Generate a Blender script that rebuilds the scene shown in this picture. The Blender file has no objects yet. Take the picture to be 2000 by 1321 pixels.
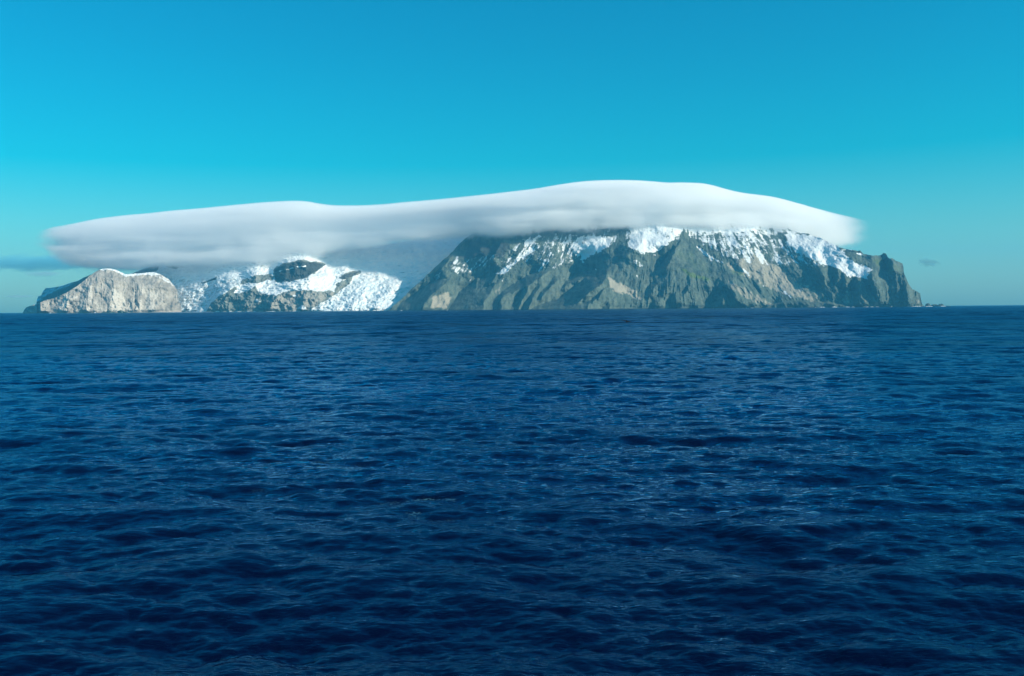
import bpy, math, time
import numpy as np

T0 = time.time()
rng = np.random.RandomState(7)
scene = bpy.context.scene
col = scene.collection

# ------------------------------------------------------------------ camera
F = 35.0 / 36.0 * 2000.0          # focal length in photograph pixels
EYE = 12.0                        # a ship's deck above the sea
cam_d = bpy.data.cameras.new('camera')
cam = bpy.data.objects.new('camera', cam_d)
col.objects.link(cam)
cam_d.lens = 35.0
cam_d.sensor_width = 36.0
cam_d.clip_start = 0.5
cam_d.clip_end = 120000.0
PITCH = math.atan(57.5 / F)
ROLL = math.radians(-0.44)
cam.rotation_mode = 'XYZ'
from mathutils import Matrix
cam.matrix_world = (Matrix.Translation((0, 0, EYE)) @ Matrix.Rotation(math.pi / 2 - PITCH, 4, 'X')
                    @ Matrix.Rotation(ROLL, 4, 'Z'))
scene.camera = cam

# ------------------------------------------------------------------ sky, sun, exposure
SUN_EL, SUN_AZ = math.radians(26.0), math.radians(110.0)   # behind the right shoulder
world = bpy.data.worlds.new("World")
scene.world = world
world.use_nodes = True
wn, wl = world.node_tree.nodes, world.node_tree.links
bg = wn['Background']
sky = wn.new('ShaderNodeTexSky')
sky.sky_type = 'NISHITA'
sky.sun_disc = False
sky.sun_elevation = SUN_EL
sky.sun_rotation = SUN_AZ
bg.inputs[1].default_value = 0.106


def wmath(op, a, b):
    n = wn.new('ShaderNodeMath')
    n.operation = op
    for i, v in enumerate((a, b)):
        if isinstance(v, (int, float)):
            n.inputs[i].default_value = v
        else:
            wl.new(v, n.inputs[i])
    return n.outputs[0]


# the film's deep turquoise: the same colour matrix over the whole sky
sep = wn.new('ShaderNodeSeparateColor')
comb = wn.new('ShaderNodeCombineColor')
wl.new(sky.outputs[0], sep.inputs[0])
R_, G_, B_ = sep.outputs
red = wmath('MAXIMUM', wmath('SUBTRACT', wmath('MULTIPLY', R_, 1.0), wmath('MULTIPLY', B_, 0.60)), 0.0)
wl.new(red, comb.inputs[0])
wl.new(wmath('MAXIMUM', wmath('SUBTRACT', wmath('MULTIPLY', G_, 1.42), wmath('MULTIPLY', B_, 0.39)), 0.0), comb.inputs[1])
wl.new(wmath('MULTIPLY', B_, 1.08), comb.inputs[2])
wl.new(comb.outputs[0], bg.inputs[0])

sun_d = bpy.data.lights.new('sun', 'SUN')
sun_d.energy = 5.0
sun_d.color = (1.0, 0.875, 0.71)
sun_d.angle = math.radians(0.5)
sun = bpy.data.objects.new('sun', sun_d)
col.objects.link(sun)
from mathutils import Vector
SUN_DIR = Vector((math.sin(SUN_AZ) * math.cos(SUN_EL), math.cos(SUN_AZ) * math.cos(SUN_EL), math.sin(SUN_EL)))
sun.rotation_euler = SUN_DIR.to_track_quat('Z', 'Y').to_euler()
sun.location = SUN_DIR * 3000

scene.view_settings.view_transform = 'Standard'
scene.view_settings.look = 'None'
scene.view_settings.exposure = 0.30
scene.view_settings.gamma = 1.0
scene.render.engine = 'CYCLES'
cy = scene.cycles
cy.use_denoising = True
cy.max_bounces = 24
cy.diffuse_bounces = 4
cy.glossy_bounces = 2
cy.transmission_bounces = 1
cy.volume_bounces = 20
cy.transparent_max_bounces = 8
cy.sample_clamp_indirect = 8.0
cy.volume_step_rate = 1.0
cy.volume_max_steps = 256

# ------------------------------------------------------------------ small helpers


def tag(o, label=None, cat=None, group=None, kind=None):
    for k, v in (('label', label), ('category', cat), ('group', group), ('kind', kind)):
        if v:
            o[k] = v
    return o


def sstep(a, b, x):
    t = np.clip((x - a) / (b - a), 0, 1)
    return t * t * (3 - 2 * t)


_tab = rng.rand(512, 512)


def vnoise(x, y, seed=0):
    x = x + seed * 37.31
    y = y + seed * 71.77
    xi, yi = np.floor(x).astype(int), np.floor(y).astype(int)
    fx, fy = x - xi, y - yi
    fx = fx * fx * fx * (fx * (fx * 6 - 15) + 10)
    fy = fy * fy * fy * (fy * (fy * 6 - 15) + 10)
    a = _tab[xi % 512, yi % 512]
    b = _tab[(xi + 1) % 512, yi % 512]
    c = _tab[xi % 512, (yi + 1) % 512]
    d = _tab[(xi + 1) % 512, (yi + 1) % 512]
    return (a * (1 - fx) + b * fx) * (1 - fy) + (c * (1 - fx) + d * fx) * fy


def fbm(x, y, octv=4, seed=0, gain=0.5):
    s, amp, tot = 0, 1.0, 0
    for i in range(octv):
        s = s + amp * (vnoise(x, y, seed + i * 3) - 0.5)
        tot += amp
        amp *= gain
        x, y = x * 2.03, y * 2.03
    return s / tot * 2.0


def ridged(x, y, octv=4, seed=0, gain=0.5):
    s, amp, tot = 0, 1.0, 0
    for i in range(octv):
        s = s + amp * (1 - np.abs(2 * vnoise(x, y, seed + i * 5) - 1) * 1.6)
        tot += amp
        amp *= gain
        x, y = x * 2.1, y * 2.1
    return s / tot


def horizon(u):                   # photograph row of the sea's edge at column u
    return 610.4 - 0.0077 * u


def poly_sd(u, v, pts):
    """signed distance to a polygon, positive inside"""
    p = np.array(pts, float)
    d2 = np.full(u.shape, 1e18)
    inside = np.zeros(u.shape, bool)
    n = len(p)
    for i in range(n):
        a, b = p[i], p[(i + 1) % n]
        ex, ey = b - a
        wx, wy = u - a[0], v - a[1]
        t = np.clip((wx * ex + wy * ey) / (ex * ex + ey * ey + 1e-9), 0, 1)
        d2 = np.minimum(d2, (wx - t * ex) ** 2 + (wy - t * ey) ** 2)
        c1 = (a[1] <= v) & (b[1] > v)
        c2 = (b[1] <= v) & (a[1] > v)
        cr = ex * wy - ey * wx
        inside ^= (c1 & (cr > 0)) | (c2 & (cr < 0))
    d = np.sqrt(d2)
    return np.where(inside, d, -d)


def poly_mask(u, v, pts, soft=3.0, wob=0.0, seed=0, freq=0.12):
    p = np.array(pts, float)
    m = 3 * soft + wob * 2 + 4
    sel = (u > p[:, 0].min() - m) & (u < p[:, 0].max() + m) & (v > p[:, 1].min() - m) & (v < p[:, 1].max() + m)
    out = np.zeros(u.shape)
    if not sel.any():
        return out
    uu, vv = u[sel], v[sel]
    d = poly_sd(uu, vv, pts)
    if wob:
        d = d + wob * fbm(uu * freq, vv * freq * 1.3, 4, seed + 11)
    out[sel] = sstep(-soft, soft, d)
    return out


def crest(u, v, pts, P, wl_, wr_, taper=(0.35, 0.6), seed=0, wob=3.0):
    """a spur standing out P metres along a line drawn from its top down: wl_ px wide on the left of
    the line, wr_ px on its right; taper gives the part of P left at the top and the foot"""
    p = np.array(pts, float)
    best = np.full(u.shape, 1e18)
    side = np.zeros(u.shape)
    tt = np.zeros(u.shape)
    L = np.hypot(*(p[1:] - p[:-1]).T)
    cum = np.concatenate([[0], np.cumsum(L)])
    uw = u + wob * fbm(u * 0.05, v * 0.05, 3, seed + 50)
    vw = v + wob * fbm(u * 0.05 + 9, v * 0.05, 3, seed + 60)
    for i in range(len(p) - 1):
        a, b = p[i], p[i + 1]
        ex, ey = b - a
        wx, wy = uw - a[0], vw - a[1]
        t = np.clip((wx * ex + wy * ey) / (ex * ex + ey * ey), 0, 1)
        d2 = (wx - t * ex) ** 2 + (wy - t * ey) ** 2
        upd = d2 < best
        best = np.where(upd, d2, best)
        side = np.where(upd, ex * wy - ey * wx, side)
        tt = np.where(upd, (cum[i] + t * L[i]) / cum[-1], tt)
    d = np.sqrt(best)
    w = np.where(side > 0, wl_, wr_)      # line runs downward in the picture: positive cross = left side
    amp = P * np.interp(tt, [0, 0.25, 0.75, 1], [taper[0], 1, 1, taper[1]])
    return amp * np.clip(1 - d / w, 0, 1)


def gblur(a, s, axis):
    r = int(3 * s) + 1
    k = np.exp(-0.5 * (np.arange(-r, r + 1) / s) ** 2)
    k /= k.sum()
    pad = [(0, 0)] * a.ndim
    pad[axis] = (r, r)
    b = np.pad(a, pad, mode='edge')
    out = np.zeros_like(a)
    for i, kk in enumerate(k):
        sl = [slice(None)] * a.ndim
        sl[axis] = slice(i, i + a.shape[axis])
        out += kk * b[tuple(sl)]
    return out


def grid_mesh(name, V, cols, rows, attrs, mat, keep=None, smooth=True):
    """V (rows*cols, 3) with rows from the foot upward"""
    idx = np.arange(rows * cols).reshape(rows, cols)
    q = np.stack([idx[:-1, :-1], idx[:-1, 1:], idx[1:, 1:], idx[1:, :-1]], -1).reshape(-1, 4)
    me = bpy.data.meshes.new(name)
    me.vertices.add(len(V))
    me.vertices.foreach_set('co', np.ascontiguousarray(V, dtype=np.float32).ravel())
    me.loops.add(q.size)
    me.loops.foreach_set('vertex_index', q.ravel().astype(np.int32))
    me.polygons.add(len(q))
    me.polygons.foreach_set('loop_start', np.arange(0, q.size, 4, dtype=np.int32))
    me.polygons.foreach_set('loop_total', np.full(len(q), 4, np.int32))
    me.polygons.foreach_set('use_smooth', np.ones(len(q), bool))
    for k, a in attrs.items():
        at = me.attributes.new(k, 'FLOAT', 'POINT')
        at.data.foreach_set('value', a.ravel().astype(np.float32))
    me.materials.append(mat)
    me.update()
    me.validate()
    return me, q


def link(me, name, parent=None):
    o = bpy.data.objects.new(name, me)
    col.objects.link(o)
    if parent:
        o.parent = parent
    return o


def split_mesh(me, q, face_region, names, nrm):
    """pieces of one relief mesh, seamless: the smooth normals of the whole are kept"""
    V = np.empty(len(me.vertices) * 3, np.float32)
    me.vertices.foreach_get('co', V)
    V = V.reshape(-1, 3)
    out = []
    for r, nm in enumerate(names):
        fq = q[face_region == r]
        if len(fq) == 0:
            out.append(None)
            continue
        used, inv = np.unique(fq, return_inverse=True)
        fq2 = inv.reshape(-1, 4)
        m2 = bpy.data.meshes.new(nm)
        m2.vertices.add(len(used))
        m2.vertices.foreach_set('co', V[used].ravel())
        m2.loops.add(fq2.size)
        m2.loops.foreach_set('vertex_index', fq2.ravel().astype(np.int32))
        m2.polygons.add(len(fq2))
        m2.polygons.foreach_set('loop_start', np.arange(0, fq2.size, 4, dtype=np.int32))
        m2.polygons.foreach_set('loop_total', np.full(len(fq2), 4, np.int32))
        m2.polygons.foreach_set('use_smooth', np.ones(len(fq2), bool))
        for at in me.attributes:
            if at.data_type == 'FLOAT' and at.domain == 'POINT':
                a = np.empty(len(me.vertices), np.float32)
                at.data.foreach_get('value', a)
                b = m2.attributes.new(at.name, 'FLOAT', 'POINT')
                b.data.foreach_set('value', a[used])
        m2.materials.append(me.materials[0])
        m2.update()
        m2.normals_split_custom_set_from_vertices(nrm[used].tolist())
        out.append(m2)
    return out


def mesh_normals(me):
    n = np.empty(len(me.vertices) * 3, np.float32)
    me.vertex_normals.foreach_get('vector', n)
    return n.reshape(-1, 3)


# ------------------------------------------------------------------ node helpers


class NT:
    def __init__(self, name):
        self.mat = bpy.data.materials.new(name)
        self.mat.use_nodes = True
        self.t = self.mat.node_tree
        self.t.nodes.clear()
        self.out = self.n('ShaderNodeOutputMaterial')

    def n(self, typ, **kw):
        nd = self.t.nodes.new(typ)
        for k, v in kw.items():
            setattr(nd, k, v)
        return nd

    def put(self, sock, v):
        if hasattr(v, 'is_output') or isinstance(v, bpy.types.NodeSocket):
            self.t.links.new(v, sock)
        else:
            sock.default_value = v

    def m(self, op, a, b=None, c=None, clamp=False):
        nd = self.n('ShaderNodeMath', operation=op, use_clamp=clamp)
        for i, v in enumerate((a, b, c)):
            if v is not None:
                self.put(nd.inputs[i], v)
        return nd.outputs[0]

    def rng(self, v, a, b, c=0.0, d=1.0, smooth=True):
        nd = self.n('ShaderNodeMapRange', interpolation_type='SMOOTHSTEP' if smooth else 'LINEAR', clamp=True)
        self.put(nd.inputs[0], v)
        for i, x in enumerate((a, b, c, d)):
            self.put(nd.inputs[i + 1], x)
        return nd.outputs[0]

    def mix(self, f, a, b, blend='MIX'):
        nd = self.n('ShaderNodeMix', data_type='RGBA', blend_type=blend)
        self.put(nd.inputs[0], f)
        self.put(nd.inputs[6], a)
        self.put(nd.inputs[7], b)
        return nd.outputs[2]

    def attr(self, name):
        return self.n('ShaderNodeAttribute', attribute_name=name).outputs['Fac']

    def noise(self, vec, scale, detail=4.0, rough=0.55, mul=None):
        if mul is not None:
            nd = self.n('ShaderNodeVectorMath', operation='MULTIPLY')
            self.put(nd.inputs[0], vec)
            nd.inputs[1].default_value = mul
            vec = nd.outputs[0]
        nd = self.n('ShaderNodeTexNoise', noise_dimensions='3D')
        self.put(nd.inputs['Vector'], vec)
        nd.inputs['Scale'].default_value = scale
        nd.inputs['Detail'].default_value = detail
        nd.inputs['Roughness'].default_value = rough
        return nd.outputs[0]


def c4(r, g, b):
    return (r, g, b, 1.0)


# ------------------------------------------------------------------ materials of the land
def land_material(name, rock_a, rock_b, scree):
    k = NT(name)
    pos = k.n('ShaderNodeNewGeometry').outputs['Position']
    n_big = k.noise(pos, 1 / 160.0, 4)
    n_str = k.noise(pos, 1 / 60.0, 5, 0.6, mul=(1.6, 0.35, 0.35))       # runs down the slope
    n_fine = k.noise(pos, 1 / 28.0, 5, 0.65)
    n_bed = k.noise(pos, 1 / 70.0, 4, 0.6, mul=(0.15, 0.15, 1.4))       # bedding
    rock = k.mix(k.rng(n_str, 0.36, 0.64), c4(*rock_a), c4(*rock_b))
    rock = k.mix(k.rng(n_bed, 0.52, 0.66, 0, 0.4), rock, c4(*(x * 0.55 for x in rock_a)))
    rock = k.mix(k.rng(n_fine, 0.55, 0.72, 0, 0.5), rock, c4(*(x * 1.35 for x in rock_b)))
    sc = k.m('ADD', k.attr('scree'), k.m('MULTIPLY', k.m('SUBTRACT', n_str, 0.5), 1.5))
    base = k.mix(k.rng(sc, 0.35, 0.75), rock, k.mix(n_fine, c4(*scree), c4(*(x * 0.72 for x in scree))))
    gr = k.m('ADD', k.attr('green'), k.m('MULTIPLY', k.m('SUBTRACT', n_big, 0.5), 0.9))
    base = k.mix(k.rng(gr, 0.35, 0.8), base, k.mix(n_fine, c4(0.055, 0.095, 0.03), c4(0.12, 0.17, 0.045)))
    dk = k.m('ADD', k.attr('dark'), k.m('MULTIPLY', k.m('SUBTRACT', n_fine, 0.5), 0.8))
    base = k.mix(k.rng(dk, 0.3, 0.8, 0, 0.9), base, c4(0.035, 0.045, 0.045))
    n_sn = k.noise(pos, 1 / 34.0, 6, 0.62, mul=(1.0, 0.6, 0.9))
    n_sn2 = k.noise(pos, 1 / 120.0, 3, 0.5, mul=(1.3, 0.7, 0.7))
    sn = k.m('ADD', k.attr('snow'), k.m('MULTIPLY', k.m('SUBTRACT', n_sn, 0.5), 1.5))
    sn = k.m('ADD', sn, k.m('MULTIPLY', k.m('SUBTRACT', n_sn2, 0.5), 0.7))
    sfac = k.rng(sn, 0.36, 0.74)
    ice = k.m('MULTIPLY', k.attr('ice'), k.rng(n_fine, 0.42, 0.62))
    snow = k.mix(ice, k.mix(k.rng(n_sn2, 0.35, 0.65), c4(0.83, 0.83, 0.82), c4(0.70, 0.74, 0.76)), c4(0.50, 0.73, 0.81))
    dirt = k.m('MULTIPLY', k.attr('dirt'), k.rng(n_sn, 0.45, 0.6))
    snow = k.mix(k.m('MULTIPLY', dirt, 0.75), snow, c4(0.30, 0.28, 0.25))
    base = k.mix(sfac, base, snow)
    b = k.n('ShaderNodeBsdfPrincipled')
    k.put(b.inputs['Base Color'], base)
    k.put(b.inputs['Roughness'], 0.9)
    k.put(b.inputs['Specular IOR Level'], 0.15)
    bump = k.n('ShaderNodeBump')
    bump.inputs['Strength'].default_value = 0.8
    bump.inputs['Distance'].default_value = 13.0
    k.put(bump.inputs['Height'], k.m('ADD', k.m('MULTIPLY', n_fine, 1.0), k.m('MULTIPLY', n_str, 0.8)))
    k.put(b.inputs['Normal'], bump.outputs[0])
    k.t.links.new(b.outputs[0], k.out.inputs[0])
    return k.mat


M_massif = land_material('basalt_slopes', (0.050, 0.076, 0.064), (0.116, 0.150, 0.120), (0.37, 0.345, 0.27))
M_head = land_material('pale_cliff', (0.29, 0.262, 0.225), (0.43, 0.392, 0.335), (0.64, 0.585, 0.505))
M_ice = land_material('glacier_ice', (0.115, 0.145, 0.135), (0.23, 0.245, 0.215), (0.36, 0.345, 0.30))

PX = 5.143                         # metres per photograph pixel at 10 km


def relief(u, e, D):
    x = (u - 1000.0) / F * D
    z = EYE + (e - 2.3) / F * D
    return x, z


def build_relief(name, mat, u0, u1, du, e_top_pts, rows, fields, back=1800.0, back_rows=14, back_z=0.35):
    u1d = np.arange(u0, u1 + 1e-6, du)
    tp = np.array(e_top_pts, float)
    vtop = np.interp(u1d, tp[:, 0], tp[:, 1])
    etop = np.maximum(horizon(u1d) - vtop, 0.6)
    # small roughness of the skyline
    etop = gblur(etop, 3.0, 0) if fields.get('sky_rough', 1.0) == 0 else etop
    etop = etop + (fbm(u1d * 0.25, u1d * 0 + 3, 4, 5) * 1.6 + fbm(u1d * 0.06, u1d * 0 + 8, 3, 6) * 2.0) * np.clip(etop / 20, 0, 1) * fields.get('sky_rough', 1.0)
    t = np.linspace(0, 1, rows) ** 0.95
    EB = 7.0
    e = -EB + t[:, None] * (etop[None, :] + EB)
    u = np.repeat(u1d[None, :], rows, 0)
    v = horizon(u) - e
    D, attrs = fields['fn'](u, v, e)
    # the back of the land: plateau, then down to the sea behind
    bt = (np.arange(1, back_rows + 1) / back_rows)[:, None]
    x, z = relief(u, e, D)
    y = D
    xs, ys, zs = [x], [y], [z]
    topD, topz, topx = D[-1], z[-1], x[-1]
    prof = np.interp(bt, [0, 0.25, 0.7, 1.0], [1.0, 1.0 - back_z * 0.3, 1 - back_z, -0.1])
    yb = topD[None, :] + back * bt ** 1.3
    xs.append(topx[None, :] * (yb / topD[None, :]))
    ys.append(yb)
    zs.append(np.where(prof > 0, topz[None, :] * prof, -25.0))
    V = np.stack([np.concatenate(xs), np.concatenate(ys), np.concatenate(zs)], -1)
    R, C = V.shape[:2]
    for k in attrs:
        attrs[k] = np.concatenate([attrs[k], np.repeat(attrs[k][-1:], back_rows, 0)])
    me, q = grid_mesh(name, V.reshape(-1, 3), C, R, attrs, mat)
    ue = np.concatenate([u, np.repeat(u[-1:], back_rows, 0)])
    ve = np.concatenate([v, np.repeat(v[-1:], back_rows, 0) - 1])
    fu = ue.reshape(-1)[q].mean(1)
    fv = ve.reshape(-1)[q].mean(1)
    return me, q, fu, fv


# ------------------------------------------------------------------ the right massif
def crest_max(u, v, ridges, power=1.0):
    out = np.zeros(u.shape)
    for i, (pts, P, wl_, wr_, *rest) in enumerate(ridges):
        out = np.maximum(out, crest(u, v, pts, P, wl_, wr_, rest[0] if rest else (0.35, 0.6), seed=i))
    return out


Z3 = lambda *p: [(760 + a / 4, 340 + b / 4) for a, b in p]
Z4 = lambda *p: [(1100 + a / 4, 340 + b / 4) for a, b in p]
Z5 = lambda *p: [(1500 + a / 4, 340 + b / 4) for a, b in p]

Z6 = lambda *p: [(760 + a / 4, 332 + b / 4) for a, b in p]
Z8 = lambda *p: [(1100 + a / 4, 332 + b / 4) for a, b in p]
# flanks of the spurs that turn away to the left, drawn where they run down the mountain: (outline, steepness)
LEFT_FLANKS = [
    (Z6((50, 1092), (100, 1020), (200, 960), (300, 895), (400, 838), (490, 845), (400, 910), (330, 970), (270, 1050), (255, 1092)), 2.0),
    (Z6((465, 1092), (540, 960), (600, 900), (690, 860), (680, 920), (740, 930), (830, 885), (790, 960), (740, 1010), (735, 1092)), 2.0),
    (Z6((700, 860), (760, 810), (840, 790), (830, 830), (770, 900)), 1.2),
    (Z6((810, 1092), (810, 1000), (870, 950), (960, 890), (1060, 830), (1180, 775), (1250, 780), (1110, 880), (1000, 940), (900, 970), (870, 1010), (905, 1092)), 2.0),
    (Z6((955, 1070), (1000, 990), (1050, 915), (1090, 905), (1050, 1000), (1000, 1085)), 1.9),
    (Z6((1045, 1085), (1090, 980), (1140, 905), (1185, 890), (1130, 990), (1090, 1085)), 1.9),
    (Z6((1145, 1010), (1190, 930), (1290, 845), (1340, 840), (1230, 930), (1185, 1010)), 1.9),
    (Z6((1100, 1092), (1200, 1030), (1330, 990), (1360, 960), (1390, 940), (1480, 900), (1530, 845), (1440, 860), (1350, 920), (1380, 860), (1470, 795), (1600, 765), (1707, 765), (1692, 840), (1660, 885), (1560, 950), (1470, 1035), (1560, 1030), (1545, 1092)), 2.3),
    (Z6((1560, 1020), (1650, 945), (1700, 900), (1660, 960), (1590, 1030)), 1.8),
    (Z6((1650, 1092), (1680, 1040), (1725, 1045), (1712, 1092)), 1.8),
    (Z6((600, 650), (640, 560), (700, 540), (740, 570), (700, 620), (660, 670)), 1.5),
    (Z6((780, 610), (830, 555), (880, 545), (860, 600), (820, 650)), 1.3),
    (Z6((330, 780), (420, 700), (480, 680), (440, 730), (360, 800)), 1.3),
    (Z8((952, 478), (905, 550), (880, 610), (850, 670), (800, 765), (742, 770), (765, 715), (830, 640), (895, 565)), 2.2),
    (Z8((640, 970), (660, 900), (720, 850), (810, 800), (790, 850), (720, 900), (690, 970)), 1.2),
    (Z8((830, 1060), (835, 960), (885, 950), (880, 1060)), 1.3),
    (Z8((740, 900), (790, 850), (850, 830), (820, 890), (770, 960)), 0.9),
    (Z8((1135, 1068), (1150, 1005), (1200, 955), (1252, 965), (1245, 1068)), 2.1),
    (Z8((1258, 920), (1285, 905), (1345, 960), (1330, 1020), (1295, 1000)), 1.9),
    (Z8((905, 970), (980, 885), (975, 930), (930, 980)), 1.6),
    (Z8((1475, 880), (1510, 875), (1560, 930), (1530, 945)), 1.3),
    (Z8((1380, 1068), (1390, 1035), (1425, 1045), (1425, 1075)), 1.6),
    (Z8((1050, 590), (1090, 600), (1160, 680), (1130, 680)), 0.8),
    (Z8((1300, 720), (1360, 730), (1420, 790), (1360, 780)), 0.9),
    (Z5((470, 700), (520, 690), (560, 790), (520, 870), (480, 800)), 1.3),
    (Z5((330, 700), (380, 690), (440, 800), (450, 900), (400, 820)), 1.3),
    (Z5((640, 860), (680, 800), (720, 830), (730, 960), (690, 990)), 1.7),
    (Z5((760, 830), (800, 790), (830, 860), (840, 940), (790, 900)), 1.4),
    (Z5((890, 690), (930, 650), (975, 680), (970, 745), (910, 750)), 1.8),
    (Z5((1050, 880), (1080, 860), (1090, 1010), (1060, 1020)), 1.3),
    (Z5((560, 780), (590, 770), (620, 900), (600, 980)), 1.2),
    (Z5((250, 560), (320, 640), (400, 720), (360, 730), (270, 640)), 0.9),
]
RIGHT_FLANKS = [
    (Z6((300, 1088), (330, 1000), (400, 930), (510, 895), (520, 960), (450, 1070)), 0.7),
    (Z8((350, 785), (440, 900), (600, 1010), (480, 970), (340, 930), (320, 890)), 0.9),
    (Z8((950, 490), (1060, 600), (1200, 720), (1330, 830), (1180, 830), (900, 760), (880, 680)), 0.45),
    (Z6((870, 1010), (1010, 930), (1060, 900), (960, 980), (890, 1070)), 0.5),
]
MASSIF_RIDGES = [
    (Z4((1290, 860), (1340, 930), (1400, 1045)), 70, 14, 26),
    (Z5((340, 640), (420, 780), (470, 900), (540, 1040)), 60, 20, 22),
    (Z5((840, 680), (820, 800), (880, 920), (880, 1040)), 90, 24, 22),
    (Z5((960, 660), (1000, 780), (1010, 880), (1000, 1040)), 90, 16, 34),
    (Z5((1090, 860), (1100, 1040)), 70, 12, 24),
]

MASSIF_TOP = [(744, 606), (752, 605), (760, 603), (775, 590), (800, 568), (815, 553), (830, 540), (850, 520), (870, 503), (885, 490),
              (900, 473), (920, 455), (950, 446), (1000, 438), (1100, 430), (1230, 422), (1336, 428), (1400, 430), (1480, 436),
              (1540, 445), (1600, 462), (1640, 480), (1650, 485), (1668, 486), (1680, 488), (1687, 495), (1715, 497),
              (1722, 496), (1725, 493), (1730, 493), (1734, 501), (1750, 507), (1762, 512), (1764.2, 519), (1765, 530), (1770, 541),
              (1775, 553), (1782, 562), (1790, 566), (1797, 571), (1799, 584), (1802, 593), (1808, 598), (1812, 600)]


BIG_SNOW = [Z4((540, 360), (800, 300), (960, 420), (880, 500), (760, 590), (720, 610), (600, 605), (520, 560), (520, 440)),
            Z4((900, 280), (2000, 280), (2000, 420), (1500, 460), (1300, 480), (1100, 480), (960, 460)),
            Z5((120, 460), (340, 470), (500, 520), (600, 600), (640, 660), (720, 700), (842, 742), (780, 760), (778, 812), (650, 805), (430, 690), (220, 600)),
            Z3((1440, 540), (1500, 470), (1620, 470), (1760, 490), (1720, 560), (1560, 640), (1520, 690), (1430, 600))]


FU0, FE0 = 700.0, -40.0


def flank_relief():
    """the relief (px towards the sea) whose slopes best fit the drawn flanks: a Poisson solve"""
    gu, ge = np.meshgrid(np.arange(FU0, 1860.0), np.arange(FE0, 230.0))
    gv = horizon(gu) - ge
    uw = gu + 3.0 * fbm(gu * 0.06, gv * 0.06, 3, 50)
    vw = gv + 3.0 * fbm(gu * 0.06 + 9, gv * 0.06, 3, 60)
    ax, ay = np.zeros(gu.shape), np.zeros(gu.shape)
    for sgn, table in ((1, LEFT_FLANKS), (-1, RIGHT_FLANKS)):
        for i, (p_, k_) in enumerate(table):
            q_ = np.array(p_)
            c_ = q_ - q_.mean(0)
            w_, ev = np.linalg.eigh(c_.T @ c_)
            major = ev[:, 1]                                  # along the spur
            n_ = np.array([-major[1], major[0]])
            if n_[0] < 0:
                n_ = -n_
            n_ = n_ * np.array([1.0, 0.55])                   # the flanks face more sideways than upward
            n_ /= np.hypot(*n_)
            boost = 3.5 if q_[:, 0].mean() < 1180 else 2.7
            m_ = poly_mask(uw, vw, p_, 1.6, 2.5, 80 + i, 0.2) * k_ * (boost if sgn > 0 else -1.0)
            big = np.abs(m_) > np.hypot(ax, ay)
            ax = np.where(big, m_ * n_[0], ax)
            ay = np.where(big, -m_ * n_[1], ay)               # e runs upward, v downward
    div = np.zeros(gu.shape)
    div[:, 1:] += ax[:, 1:] - ax[:, :-1]
    div[1:, :] += ay[1:, :] - ay[:-1, :]
    R_, C_ = div.shape
    full = np.block([[div, div[:, ::-1]], [div[::-1], div[::-1, ::-1]]])
    ky = 2 * np.cos(2 * np.pi * np.arange(2 * R_) / (2 * R_)) - 2
    kx = 2 * np.cos(2 * np.pi * np.arange(2 * C_) / (2 * C_)) - 2
    den = ky[:, None] + kx[None, :] - 1e-4
    sol = np.fft.ifft2(np.fft.fft2(full) / den).real[:R_, :C_]
    return sol - np.median(sol)


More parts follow.
